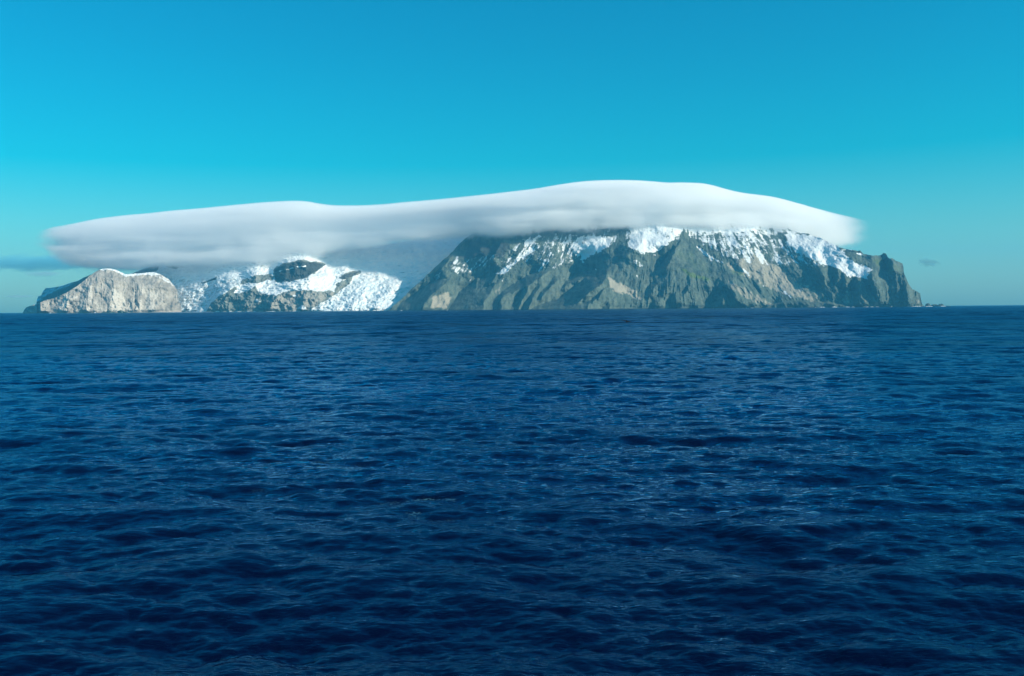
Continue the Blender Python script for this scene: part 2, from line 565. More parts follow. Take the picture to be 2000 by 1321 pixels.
def massif_fn(u, v, e):
    zero = np.zeros(u.shape)
    ep = np.clip(e, 0, None)
    coast = np.interp(u, [740, 800, 900, 1100, 1300, 1500, 1600, 1700, 1770, 1800, 1815],
                      [10060, 10000, 9950, 9900, 9880, 9960, 9930, 9950, 10060, 10220, 10500])
    # steeper sea cliffs below, slopes easing upward
    cliff_h = np.interp(u, [740, 900, 1100, 1250, 1450, 1520, 1600, 1700, 1800], [10, 14, 20, 48, 40, 12, 50, 70, 60])
    D = coast + PX * (np.minimum(ep, cliff_h) * 0.75 + np.clip(ep - cliff_h, 0, None) * 1.15)
    D = D + PX * np.clip(ep - np.interp(u, [740, 900, 1000, 1700], [90, 100, 125, 120]), 0, None) * 1.2
    D += np.where(e < 0, e * 3.0, 0)
    R = crest_max(u, v, MASSIF_RIDGES)
    D -= R * np.clip(0.15 + ep / 12, 0, 1)
    h = flank_relief()
    fu_ = np.clip(u - FU0, 0, h.shape[1] - 1.001)
    fe_ = np.clip(e - FE0, 0, h.shape[0] - 1.001)
    i0, j0 = fe_.astype(int), fu_.astype(int)
    ty, tx = fe_ - i0, fu_ - j0
    D -= PX * ((h[i0, j0] * (1 - tx) + h[i0, j0 + 1] * tx) * (1 - ty) + (h[i0 + 1, j0] * (1 - tx) + h[i0 + 1, j0 + 1] * tx) * ty)
    # fluted walls and gullies running down the fall line
    lean = np.interp(u, [760, 1000, 1180, 1330, 1420, 1600, 1700, 1800], [0.95, 0.9, 0.35, 0.0, -0.6, -0.7, -0.2, -0.1])
    us = u + lean * (v - 600)
    fl = ridged(us / 11.0, e / 70.0, 4, 21)
    fl2 = ridged(us / 27.0 + fbm(u / 40, v / 40, 2, 9), e / 110.0, 3, 33)
    cliffy = np.clip(np.interp(u, [740, 1150, 1250, 1480, 1520, 1600, 1800], [0.35, 0.35, 0.9, 0.9, 0.45, 1.0, 1.0]), 0, 2)
    low = sstep(100, 45, ep)
    pyr = poly_mask(u, v, Z4((940, 500), (1060, 610), (1180, 700), (1320, 800), (1180, 800), (900, 740), (860, 690)), 8)
    screeA = poly_mask(u, v, Z4((1250, 700), (1480, 600), (1700, 720), (1900, 880), (2000, 960), (1960, 1000), (1700, 930), (1420, 800)), 10, 4, 3)
    calm = zero.copy()
    for p_ in BIG_SNOW + [Z4((350, 770), (420, 820), (600, 980), (480, 930), (360, 880)), Z4((945, 470), (1180, 700), (1320, 800), (900, 740), (860, 690))]:
        calm = np.maximum(calm, poly_mask(u, v, p_, 6))
    calm = 1 - 0.72 * calm
    D -= calm * (fl * 34 + fl2 * 52) * cliffy * (0.16 + 0.84 * low) * (1 - 0.75 * pyr) * (1 - 0.6 * screeA) * np.clip(ep / 6, 0.1, 1)
    D -= fbm(u / 16, v / 13, 5, 44) * 36
    D -= calm * ridged(us / 5.5 + fbm(u / 12, v / 12, 3, 12) * 0.8, e / 34.0, 3, 52) * 12 * (1 - 0.6 * pyr) * np.clip(ep / 6, 0.1, 1)
    D -= fbm(u / 55, v / 50, 3, 47) * 90
    # low dark hummock of the shore at the right
    hum = poly_mask(u, v, [(1488, 602), (1500, 594), (1530, 588), (1570, 586), (1610, 588), (1650, 594), (1668, 603)], 2.5, 1, 8)
    D -= hum * 120
    # the snow shoulder by the peak stands out in front of the cloud
    D -= 170 * poly_mask(u, v, [(1222, 500), (1230, 470), (1232, 432), (1260, 416), (1300, 420), (1325, 440), (1336, 450), (1326, 470), (1300, 492), (1260, 500)], 26)
    # notch behind the right summit
    pocket = poly_mask(u, v, Z5((890, 690), (930, 660), (965, 680), (960, 740), (910, 750)), 5)
    D += pocket * 110
    # ---------- what grows and lies on it
    snow = zero - 0.38
    upper = sstep(95, 150, ep) * sstep(905, 960, u) * sstep(1660, 1600, u)
    snow = snow + 0.45 * upper + 0.55 * sstep(128, 146, ep) * sstep(1215, 1240, u) * sstep(1600, 1540, u)

    def add(pts, amt, soft=4, wob=4, seed=0):
        nonlocal snow
        snow = np.maximum(snow, -0.38 + (0.38 + amt) * poly_mask(u, v, pts, soft, wob, seed, 0.16))
    # big fields
    add(Z4((540, 360), (800, 300), (960, 420), (880, 500), (760, 590), (720, 610), (600, 605), (520, 560), (520, 440)), 1.0, 4, 6, 1)
    add(Z4((500, 300), (2000, 280), (2000, 420), (1500, 440), (1300, 470), (1100, 460), (930, 430), (600, 420)), 1.0, 6, 3, 2)
    add(Z4((960, 440), (1060, 480), (1200, 500), (1330, 480), (1440, 560), (1480, 590), (1330, 570), (1200, 560), (1100, 540), (990, 490)), 0.75, 8, 6, 3)
    add(Z4((980, 500), (1100, 580), (1240, 680), (1240, 700), (1150, 660), (1000, 540)), 0.8, 4, 3, 4)
    add(Z4((1200, 530), (1400, 560), (1650, 560), (1700, 640), (1500, 680), (1300, 650)), 0.40, 10, 6, 5)
    add(Z4((1450, 470), (1640, 460), (1800, 560), (1700, 600), (1550, 560)), 0.46, 10, 6, 6)
    add(Z4((1400, 700), (1520, 830), (1600, 880), (1500, 840), (1380, 740)), 0.45, 5, 4, 7)
    add(Z4((1640, 850), (1740, 900), (1830, 970), (1760, 960)), 0.48, 4, 4, 8)
    add(Z4((1780, 860), (1900, 918), (1860, 912), (1790, 890)), 0.55, 2.5, 2, 9)
    add(Z5((120, 460), (340, 470), (500, 520), (600, 600), (640, 660), (720, 700), (842, 742), (780, 760), (778, 812), (720, 795), (650, 805),
           (560, 740), (430, 690), (340, 650), (220, 600), (150, 540)), 1.05, 2.5, 4, 10)
    add(Z5((680, 605), (735, 612), (745, 628), (690, 618)), 0.7, 1.5, 0, 11)
    add(Z5((560, 575), (660, 580), (655, 590), (570, 590)), 0.8, 1.5, 0, 12)
    add([(940, 480), (1000, 462), (1120, 452), (1215, 455), (1200, 480), (1120, 500), (1040, 510), (960, 520), (900, 540), (880, 520)], 0.42, 8, 6, 40)
    add([(1336, 452), (1480, 456), (1600, 470), (1640, 500), (1600, 520), (1520, 520), (1440, 510), (1390, 490)], 0.50, 8, 6, 41)
    bare = np.maximum(poly_mask(u, v, Z8((945, 452), (905, 545), (880, 600), (1060, 640), (1030, 585), (985, 525)), 2.5, 2, 70), poly_mask(u, v, [(905, 500), (918, 462), (1000, 455), (1010, 468), (990, 490), (940, 495)], 5, 3, 71))
    snow = snow - 1.2 * bare * (snow > -0.3)
    # streaks on the left slopes
    add(Z3((1210, 545), (1130, 600), (1040, 660), (960, 720), (910, 780), (840, 770), (930, 690), (1010, 620), (1100, 570)), 0.80, 3, 4, 13)
    add(Z3((1040, 500), (1130, 490), (1180, 460), (1200, 480), (1130, 540), (1060, 570)), 0.75, 3, 4, 14)
    add(Z3((1300, 520), (1410, 510), (1380, 590), (1320, 620)), 0.7, 4, 5, 15)
    add(Z3((1440, 540), (1500, 470), (1620, 470), (1760, 490), (1720, 560), (1620, 620), (1560, 640), (1520, 690), (1500, 640), (1430, 600)), 0.9, 4, 6, 16)
    add(Z3((1180, 640), (1260, 640), (1260, 680), (1210, 730), (1160, 780), (1190, 690)), 0.7, 3, 4, 17)
    add(Z3((1260, 640), (1420, 590), (1500, 640), (1400, 700), (1280, 740)), 0.5, 6, 6, 18)
    add(Z3((470, 720), (540, 640), (560, 650), (520, 700)), 0.7, 3, 4, 19)
    add(Z3((300, 800), (400, 760), (440, 740), (360, 840)), 0.42, 5, 5, 20)
    add(Z3((560, 860), (680, 750), (700, 760), (620, 850)), 0.42, 4, 4, 21)
    add(Z3((870, 790), (900, 790), (905, 850), (890, 855)), 0.4, 3, 3, 22)
    # little patches low on the pyramid
    for cx, cy_, rx, ry, sd in ((580, 690, 55, 38, 23), (582, 800, 10, 38, 24), (1205, 833, 14, 9, 25), (255, 735, 12, 9, 26), (1255, 850, 9, 6, 27),
                                (910, 585, 9, 8, 28), (720, 628, 16, 12, 29), (1240, 680, 20, 10, 30), (15, 810, 10, 10, 31)):
        add(Z4((cx - rx, cy_ - ry * 0.6), (cx, cy_ - ry), (cx + rx * 0.9, cy_ + ry * 0.2), (cx + rx, cy_ + ry), (cx, cy_ + ry * 0.6)), 0.62, 2.0, 2, sd)
    snow = np.where(snow > -0.34, snow + 0.55 * fbm(us / 4.5, e / 15.0, 4, 31) - 0.22 * (fl - 0.45), snow)
    scree = zero - 0.25
    for pts, a in ((Z4((1250, 700), (1480, 600), (1700, 720), (1900, 880), (2000, 960), (1960, 1000), (1700, 930), (1420, 800)), 0.72),
                   (Z4((350, 770), (420, 820), (560, 900), (620, 980), (480, 930), (430, 920), (360, 880)), 0.85),
                   (Z4((1280, 800), (1430, 880), (1600, 960), (1690, 1035), (1500, 1000), (1300, 900)), 0.6),
                   (Z3((350, 930), (470, 890), (500, 960), (450, 1050), (300, 1050)), 0.7),
                   (Z3((780, 680), (860, 700), (700, 760), (560, 840), (620, 760)), 0.45),
                   (Z3((820, 900), (900, 830), (880, 920), (790, 1040)), 0.45),
                   (Z5((190, 780), (380, 900), (440, 960), (380, 960), (250, 850)), 0.6),
                   (Z5((560, 960), (620, 900), (650, 1000), (600, 1010)), 0.7),
                   (Z5((730, 1000), (770, 900), (800, 1010)), 0.6),
                   (Z5((900, 760), (940, 790), (975, 850), (930, 830)), 0.6),
                   (Z5((1140, 960), (1180, 940), (1190, 1010), (1120, 1020)), 0.5)):
        scree = np.maximum(scree, -0.25 + (0.25 + a) * poly_mask(u, v, pts, 6, 5, 4))
    green = zero - 0.1
    for pts, a in ((Z4((920, 730), (960, 740), (1080, 790), (1180, 810), (1120, 830), (980, 790)), 1.05),
                   (Z4((860, 560), (1000, 560), (1180, 720), (1160, 800), (900, 740)), 0.42),
                   (Z4((1290, 730), (1400, 740), (1420, 790), (1330, 790)), 0.6),
                   (Z5((760, 640), (900, 630), (1050, 690), (1080, 800), (900, 780)), 0.5),
                   (Z5((200, 660), (800, 820), (900, 900), (300, 860)), 0.28)):
        green = np.maximum(green, -0.1 + (0.1 + a) * poly_mask(u, v, pts, 7, 4, 6))
    dark = zero - 0.15
    dark = np.maximum(dark, hum * 0.55)
    for pts, a in ((Z3((590, 650), (640, 520), (720, 500), (800, 560), (900, 500), (950, 560), (900, 640), (730, 660)), 1.0),
                   (Z4((1480, 480), (1580, 450), (1720, 520), (1760, 580), (1640, 620), (1500, 560)), 0.35)):
        dark = np.maximum(dark, -0.15 + (0.15 + a) * poly_mask(u, v, pts, 5, 4, 7))
    dark = np.maximum(dark, 0.7 * sstep(2.2, 0.8, e))       # wave-washed foot
    return D, dict(snow=snow, scree=scree, green=green, dark=dark, ice=zero + 0.15, dirt=zero)


me, q, fu, fv = build_relief('mountain', M_massif, 744, 1812, 0.8, MASSIF_TOP, 190, dict(fn=massif_fn), back=2600)
nrm = mesh_normals(me)
reg = np.zeros(len(q), int)
hang = poly_sd(fu, fv, Z5((120, 460), (340, 470), (500, 520), (600, 600), (640, 660), (720, 700), (842, 742), (780, 760), (778, 812), (720, 795),
                          (650, 805), (560, 740), (430, 690), (340, 650), (220, 600), (150, 540))) > 0
reg[hang] = 1
peaksnow = poly_sd(fu, fv, Z4((540, 360), (800, 300), (960, 420), (880, 500), (760, 590), (720, 610), (600, 605), (520, 560), (520, 440))) > 0
reg[peaksnow] = 2
leftsnow = poly_sd(fu, fv, Z3((1440, 540), (1500, 470), (1620, 470), (1760, 490), (1720, 560), (1620, 620), (1560, 640), (1520, 690), (1500, 640), (1430, 600))) > 0
reg[leftsnow] = 3
mm = split_mesh(me, q, reg, ['mountain', 'hanging_glacier', 'snowfield', 'snowfield'], nrm)
bpy.data.meshes.remove(me)
mountain = tag(link(mm[0], 'mountain'), 'steep dark green and grey mountain rising from the sea under the cloud', None, None, 'structure')
tag(link(mm[1], 'hanging_glacier', mountain), 'white tongue of ice ending on the right cliffs')
tag(link(mm[2], 'snowfield', mountain), 'bright snow beside the pointed peak')
tag(link(mm[3], 'snowfield', mountain), 'grey white snow on the slope left of the peak')

# ------------------------------------------------------------------ the ice-covered middle
Z2 = lambda *p: [(400 + a / 4, 340 + b / 4) for a, b in p]
Z1 = lambda *p: [(a / 4, 340 + b / 4) for a, b in p]
NUNATAK = Z2((545, 740), (620, 690), (760, 670), (900, 680), (945, 700), (880, 750), (800, 800), (680, 832), (560, 830))
NUNATAK_B = Z2((1060, 800), (1110, 765), (1220, 745), (1225, 760), (1150, 800), (1080, 822))
CLIFF_L = Z2((20, 1062), (60, 1000), (160, 920), (240, 870), (260, 880), (210, 930), (330, 910), (400, 870), (440, 930), (540, 940), (580, 960), (560, 1062))
CLIFF_M = Z2((490, 1062), (520, 990), (580, 930), (660, 905), (760, 905), (880, 910), (1000, 905), (1020, 930), (960, 970), (880, 1010), (800, 1062))
RIB = Z2((1020, 930), (1030, 860), (1080, 820), (1160, 800), (1130, 850), (1060, 900))
ROCK_U = Z2((285, 852), (310, 815), (360, 806), (400, 786), (470, 782), (500, 770), (552, 792), (530, 815), (470, 822), (420, 842), (350, 838))
SHELF = Z2((410, 880), (430, 845), (600, 838), (800, 822), (960, 775), (1050, 770), (1030, 850), (1015, 920), (960, 895), (780, 895), (640, 905), (560, 930), (470, 930))
TONGUE = Z2((740, 1066), (860, 1030), (960, 970), (1060, 900), (1180, 820), (1300, 830), (1420, 850), (1640, 800), (1640, 830), (1500, 960), (1380, 1066))
TONGUE_L = Z1((1230, 1066), (1300, 990), (1400, 900), (1340, 840), (1230, 770), (1560, 820), (1880, 800), (1890, 860), (1700, 930), (1620, 1010), (1620, 1068))


def ice_fn(u, v, e):
    zero = np.zeros(u.shape)
    ep = np.clip(e, 0, None)
    coast = np.interp(u, [230, 300, 345, 400, 520, 640, 740, 800, 890], [11400, 11000, 10650, 10420, 10350, 10330, 10420, 10500, 10600])
    rock = zero.copy()
    for p in (NUNATAK, NUNATAK_B, CLIFF_L, CLIFF_M, RIB, ROCK_U):
        rock = np.maximum(rock, poly_mask(u, v, p, 3, 3, 2))
    shelf = poly_mask(u, v, SHELF, 4, 2, 3)
    cot = 2.1 + 0.9 * sstep(55, 100, ep)
    cot = cot * (1 - rock) + 0.55 * rock
    cot = cot * (1 - shelf) + 1.6 * shelf
    cot = np.where(ep < 3, 0.3, cot)
    cot = gblur(gblur(cot, 5, 1), 2, 0)
    de = np.diff(e, axis=0, prepend=e[:1])
    D = coast + PX * np.cumsum(np.where(e > 0, cot * de, 0), 0)
    D = gblur(D, 5, 1)
    D += np.where(e < 0, e * 3.0, 0)
    rd = [
        (Z2((240, 880), (160, 960), (130, 1062)), 60, 10, 16),
        (Z2((400, 880), (330, 950), (290, 1062)), 50, 10, 14),
        (Z2((600, 930), (540, 980), (500, 1062)), 110, 20, 20),
        (Z2((780, 920), (760, 1062)), 40, 8, 10),
        (Z2((880, 915), (900, 1000)), 50, 12, 10),
        (Z2((960, 775), (820, 815), (640, 835)), 60, 14, 18, (0.8, 0.8)),
        # long swells in the icefall
        (Z2((1300, 840), (1230, 930), (1120, 1062)), 90, 30, 26),
        (Z2((1500, 850), (1400, 940), (1290, 1062)), 80, 22, 22),
        (Z1((1880, 850), (1720, 930), (1640, 1040)), 70, 10, 24),
        (Z1((1640, 830), (1480, 930), (1400, 1060)), 60, 20, 20),
    ]
    D -= crest_max(u, v, rd) * np.clip(ep / 6, 0, 1)
    tongue = np.maximum(poly_mask(u, v, TONGUE, 5, 3, 4), poly_mask(u, v, TONGUE_L, 5, 3, 5))
    D -= tongue * (ridged(u / 3.6 + v / 9, v / 3.2, 3, 61) * 13 + fbm(u / 9 + v / 14, v / 7, 4, 63) * 34) * np.clip(ep / 4, 0.2, 1)
    D -= rock * (ridged(u / 9.0 + fbm(u / 14, v / 9, 3, 70) * 1.2, e / 26.0, 4, 71) * 26 + fbm(u / 11, v / 8, 4, 72) * 46) * np.clip(ep / 5, 0.1, 1)
    D -= (1 - rock) * (fbm(u / 20, v / 10, 4, 73) * 28 + fbm(u / 5, v / 3, 3, 74) * 12 + ridged(u / 13 + v / 9, v / 3.4, 3, 75) * 22)
    snow = zero + 1.0
    snow -= 1.5 * rock
    # snow in the ledges of the dark outcrop
    for p, a in ((Z2((580, 745), (700, 720), (700, 728), (590, 755)), 1.0), (Z2((720, 712), (800, 706), (800, 716), (730, 720)), 1.0),
                 (Z2((400, 960), (450, 985), (430, 1000), (390, 985)), 0.9), (Z2((690, 935), (720, 930), (720, 950), (690, 955)), 0.9),
                 (Z2((720, 1040), (760, 1010), (800, 1030), (790, 1060)), 0.8)):
        snow = np.maximum(snow, a * poly_mask(u, v, p, 1.5, 1.5, 9) - 0.2)
    snow = snow - 0.25 * poly_mask(u, v, Z2((300, 700), (520, 680), (530, 720), (330, 740)), 6, 5, 12)
    # the dark band of rock under the cloud at the left
    band = np.maximum(poly_mask(u, v, [(262, 532), (275, 525), (300, 519), (312, 518), (308, 526), (296, 531)], 2, 2, 3),
                      poly_mask(u, v, Z1((1580, 840), (1640, 820), (1700, 795), (1690, 815), (1600, 845)), 1.5, 1, 4))
    band = np.maximum(band, 0.75 * poly_mask(u, v, Z1((1310, 712), (1350, 702), (1465, 716), (1440, 726), (1370, 728)), 2.0, 2.5, 4))
    snow -= 1.6 * band
    dirt = poly_mask(u, v, Z2((760, 1066), (880, 1010), (1000, 940), (1060, 900), (1080, 920), (960, 1000), (880, 1066)), 5, 4, 3)
    dirt = np.maximum(dirt, 0.8 * poly_mask(u, v, TONGUE_L, 6, 4, 2))
    scree = zero + 0.1
    scree = np.maximum(scree, 0.7 * poly_mask(u, v, CLIFF_M, 8, 4, 5))
    dark = zero - 0.15
    for p, a in ((NUNATAK, 0.85), (NUNATAK_B, 0.7)):
        dark = np.maximum(dark, -0.15 + (0.15 + a) * poly_mask(u, v, p, 3, 2, 6))  # dark rock tone, with the outcrops' shade painted into it
    dark = np.maximum(dark, band)
    return D, dict(snow=snow, scree=scree, green=zero - 0.2, dark=dark, ice=np.maximum(0.18 + 0.32 * tongue, 0.75 * poly_mask(u, v, [(640, 520), (700, 505), (760, 470), (970, 440), (970, 560), (800, 560), (720, 545), (660, 548)], 14, 8, 15) * sstep(0.30, 0.62, ridged(u / 15 + v / 10 + fbm(u / 20, v / 12, 2, 77), v / 4.2, 3, 76))), dirt=dirt)  # blue ice streaks on the upper slope also paint in crevasse shading


ICE_TOP = [(232, 536), (245, 535), (262, 531), (280, 524), (300, 517), (330, 511), (400, 503), (520, 494), (700, 482), (800, 468), (860, 458), (888, 454), (970, 446)]
me, q, fu, fv = build_relief('glacier', M_ice, 232, 970, 0.9, ICE_TOP, 150, dict(fn=ice_fn, sky_rough=0.0), back=2400, back_z=0.1)
nrm = mesh_normals(me)
reg = np.zeros(len(q), int)
reg[(poly_sd(fu, fv, NUNATAK) > 0) | (poly_sd(fu, fv, NUNATAK_B) > 0)] = 1
reg[(poly_sd(fu, fv, CLIFF_L) > 0) | (poly_sd(fu, fv, CLIFF_M) > 0)] = 2
reg[poly_sd(fu, fv, TONGUE) > 0] = 3
reg[poly_sd(fu, fv, TONGUE_L) > 0] = 4
mm = split_mesh(me, q, reg, ['glacier', 'rock_outcrop', 'sea_cliff', 'icefall', 'icefall'], nrm)
bpy.data.meshes.remove(me)
glacier = tag(link(mm[0], 'glacier'), 'wide pale glacier sloping down between the cliffs below the cloud', None, None, 'structure')
tag(link(mm[1], 'rock_outcrop', glacier), 'dark rocks standing out of the snow below the cloud')
tag(link(mm[2], 'sea_cliff', glacier), 'grey brown rock walls above the water')
tag(link(mm[3], 'icefall', glacier), 'bright broken ice falling to the sea left of the dark mountain')
tag(link(mm[4], 'icefall', glacier), 'dirty white broken ice beside the pale headland')

# ------------------------------------------------------------------ the pale headland at the left
HEAD_TOP = [(44, 611), (48, 603), (52, 598), (60, 595), (70, 592), (78, 589), (86, 586), (95, 583), (110, 579), (130, 570), (150, 558),
            (165, 547), (175, 538), (185, 531), (195, 525), (205, 522.5), (218, 522.5), (230, 525), (240, 530.5), (247, 533.5), (262, 532.5),
            (280, 531), (300, 529), (315, 533), (330, 542), (342, 556), (348, 566), (346, 574), (352, 590), (356, 606)]
Z7 = lambda *p: [(a / 8, 500 + b / 8) for a, b in p]


def head_fn(u, v, e):
    zero = np.zeros(u.shape)
    ep = np.clip(e, 0, None)
    coast = np.interp(u, [40, 60, 75, 80, 130, 200, 300, 340, 360], [10120, 9960, 9930, 9840, 9830, 9930, 10250, 10450, 10600])
    D = coast + PX * (ep * 0.55)
    D = D + PX * np.clip(ep - np.interp(u, [40, 200, 240, 320, 360], [60, 70, 62, 50, 30]), 0, None) * 1.2
    D += np.where(e < 0, e * 3.0, 0)
    rd = [
        (Z7((640, 720), (660, 900)), 70, 7, 20, (1, 1)),
        ([(305, 535), (330, 560), (322, 585), (300, 606)], 60, 30, 10),
        ([(268, 540), (276, 570), (262, 606)], 40, 16, 16),
        ([(226, 530), (222, 570), (218, 606)], 40, 18, 20),
        ([(182, 545), (172, 575), (170, 606)], 50, 16, 20),
        ([(140, 572), (132, 590), (130, 606)], 36, 12, 14),
    ]
    D -= crest_max(u, v, rd) * np.clip(ep / 5, 0, 1)
    fl = ridged(u / 6.0 + fbm(u / 20, v / 20, 2, 4), e / 60.0, 4, 81)
    D -= (fl * 9 + ridged(u / 13 + fbm(u / 16, v / 10, 3, 84) * 1.5, e / 24.0, 3, 85) * 14 + fbm(u / 9, v / 8, 4, 82) * 24 + fbm(u / 40, v / 40, 2, 83) * 30) * np.clip(ep / 5, 0.1, 1)
    # two little caves and the gully by the sea
    for p in ([(262, 603), (261, 590), (266, 582), (272, 592), (272, 603), (268, 596)], Z7((1090, 720), (1120, 705), (1135, 740), (1100, 745)),
              Z7((1185, 510), (1210, 500), (1215, 540), (1190, 540)), Z7((850, 680), (870, 680), (870, 710), (850, 710))):
        D += poly_mask(u, v, p, 1.5) * 45
    snow = zero - 0.6
    for p, a in (([(190, 524), (205, 518), (230, 521), (246, 530), (262, 529), (300, 525), (318, 531), (312, 534), (290, 535), (262, 537), (246, 537.5), (236, 532), (226, 527.5), (205, 525.5)], 1.2),
                 ([(300, 527), (330, 540), (345, 560), (330, 552), (310, 540), (296, 536)], 0.55)):
        snow = np.maximum(snow, -0.6 + (0.6 + a) * poly_mask(u, v, p, 1.2, 3.0, 3, 0.22))
    scree = zero + 0.12
    for p, a in ((Z7((1400, 420), (1450, 400), (1500, 850), (1350, 850)), 0.8), (Z7((1760, 500), (1900, 560), (2100, 850), (1720, 850)), 0.9),
                 ([(270, 560), (310, 575), (300, 606), (260, 604)], 0.6), (Z7((660, 720), (1100, 560), (1300, 600), (1000, 860), (700, 800)), 0.5)):
        scree = np.maximum(scree, 0.12 + (a - 0.12) * poly_mask(u, v, p, 6, 4, 7))
    dark = zero - 0.2
    for p, a in ((Z7((300, 900), (420, 760), (600, 720), (625, 890)), 0.25), (Z7((560, 760), (600, 720), (640, 740), (630, 890), (570, 890)), 0.8),
                 ([(178, 540), (205, 526), (240, 534), (250, 545), (220, 545)], 0.30), ([(245, 540), (300, 540), (340, 560), (335, 575), (300, 560), (255, 556)], 0.28),
                 (Z7((640, 890), (700, 840), (1100, 820), (1300, 880)), 0.35), ([(345, 563), (330, 585), (305, 606), (340, 606), (352, 590)], 0.5)):
        dark = np.maximum(dark, -0.2 + (0.2 + a) * poly_mask(u, v, p, 5, 4, 8))
    dark = np.maximum(dark + 0.42 * fbm(u / 5.0, e / 22.0, 4, 87) + 0.2 * fbm(u / 26.0, e / 7.0, 3, 88), 0.55 * sstep(2.0, 0.5, e))
    scree = scree + 0.5 * fbm(u / 6.5, e / 34.0, 4, 89)
    return D, dict(snow=snow, scree=scree, green=zero - 0.1, dark=dark, ice=zero, dirt=zero)


me, q, fu, fv = build_relief('headland', M_head, 44, 356, 0.7, HEAD_TOP, 120, dict(fn=head_fn, sky_rough=0.35), back=900, back_z=0.2)
tag(link(me, 'headland'), 'tall pale grey headland cliff with a thin snow cap at the left end of the island', None, None, 'structure')

# ------------------------------------------------------------------ the shaded far headland behind it
FAR_TOP = [(69, 605), (72, 592), (73, 585), (76, 577), (82, 575), (85, 568), (91, 561), (105, 559), (120, 557), (140, 550), (155, 546), (165, 540), (178, 535), (200, 526)]


def far_fn(u, v, e):
    zero = np.zeros(u.shape)
    ep = np.clip(e, 0, None)
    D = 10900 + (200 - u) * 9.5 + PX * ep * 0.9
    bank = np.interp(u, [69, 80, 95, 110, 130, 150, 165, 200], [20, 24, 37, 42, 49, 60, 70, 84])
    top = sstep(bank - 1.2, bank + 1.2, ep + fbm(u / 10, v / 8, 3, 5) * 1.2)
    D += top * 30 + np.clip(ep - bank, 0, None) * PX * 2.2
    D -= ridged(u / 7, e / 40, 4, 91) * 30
    return D, dict(snow=-0.6 + 1.13 * top, scree=zero - 0.2, green=zero - 0.2, dark=0.5 - top, ice=zero + 1.6, dirt=zero)  # blue ice tint, thinned snow and dark tone also paint this cliff's shade


me, q, fu, fv = build_relief('far_headland', M_massif, 69, 200, 0.9, FAR_TOP, 80, dict(fn=far_fn, sky_rough=0.3), back=700, back_z=0.2)
tag(link(me, 'far_headland'), 'blue shaded far cliff with an ice slope on top behind the pale headland', None, None, 'structure')
print('land', round(time.time() - T0, 1))

# ------------------------------------------------------------------ rocks off the shore
def rock_mesh(name, sx, sy, sz, seed, mat, n=26):
    """an uneven rock standing in the sea, sx by sy metres and sz high"""
    th = np.linspace(0, 2 * np.pi, n, endpoint=False)
    rows = 14
    V = []
    for j in range(rows):
        t = j / (rows - 1)
        r = (1 - t ** 2.6) ** 0.5 if t < 1 else 0.02
        r = r * (1 + 0.15 * math.sin(5 * t + seed))
        nz = 1 + 0.55 * fbm(np.cos(th) * 1.6 + seed, np.sin(th) * 1.6 + t * 2.0, 4, seed)
        V.append(np.stack([np.cos(th) * sx / 2 * r * nz, np.sin(th) * sy / 2 * r * nz,
                           np.full(n, -4 + t * (sz + 4)) * (0.85 + 0.3 * (fbm(np.cos(th) * 2 + seed, np.sin(th) * 2, 3, seed + 2) + 0.5) if t > 0.3 else 1)], -1))
    V = np.concatenate(V)
    faces = []
    for j in range(rows - 1):
        for i in range(n):
            faces.append((j * n + i, j * n + (i + 1) % n, (j + 1) * n + (i + 1) % n, (j + 1) * n + i))
    faces.append(tuple((rows - 1) * n + i for i in range(n)))
    m = bpy.data.meshes.new(name)
    m.from_pydata(V.tolist(), [], faces)
    for k_, val in (('snow', -0.6), ('scree', -0.2), ('green', -0.3), ('dark', 0.45), ('ice', 0.0), ('dirt', 0.0)):
        a = m.attributes.new(k_, 'FLOAT', 'POINT')
        a.data.foreach_set('value', np.full(len(V), val, np.float32))
    m.materials.append(mat)
    m.polygons.foreach_set('use_smooth', np.ones(len(m.polygons), bool))
    m.update()
    return m


def rock(name, u, D, w, h, seed, label, group=None, depth=None):
    o = link(rock_mesh(name, w, depth or w * 0.8, h, seed, M_massif), name)
    o.location = ((u - 1000) / F * D, D, 0)
    tag(o, label, 'rock', group)
    return o


rock('skerry', 1812.5, 10050, 52, 30, 3, 'square topped dark skerry nearest the foot of the right cliffs', 'skerries off the right point')
rock('skerry', 1826, 10070, 82, 22, 5, 'long low middle skerry off the right point', 'skerries off the right point')
rock('skerry', 1838, 10030, 70, 27, 8, 'round backed dark skerry farthest out off the right point', 'skerries off the right point')
rock('skerry', 1851, 10060, 60, 7, 9, 'thin flat reef awash at the tip beyond the right skerries', 'skerries off the right point')
rock('sea_stack', 1514, 9700, 17, 31, 12, 'narrow upright sea stack in front of the low shore hill')
rock('sea_stack', 1566, 9720, 17, 20, 14, 'small dark stump of rock in front of the low dark shore hill')
SHORE = ('leftmost low rock of the row at the foot of the pale headland', 'second rock from the left below the pale headland, rounded and tall',
         'small middle rock of the row below the pale headland', 'broad tall rock, second from the right below the pale headland', 'rightmost low rock of the row below the pale headland')
for i, (u_, w_, h_) in enumerate(((205, 50, 14), (214, 60, 24), (222, 40, 15), (236, 62, 24), (246, 46, 14))):
    rock('shore_rock', u_, 9850 + i * 12, w_, h_, 20 + i, SHORE[i], 'rocks along the pale headland')

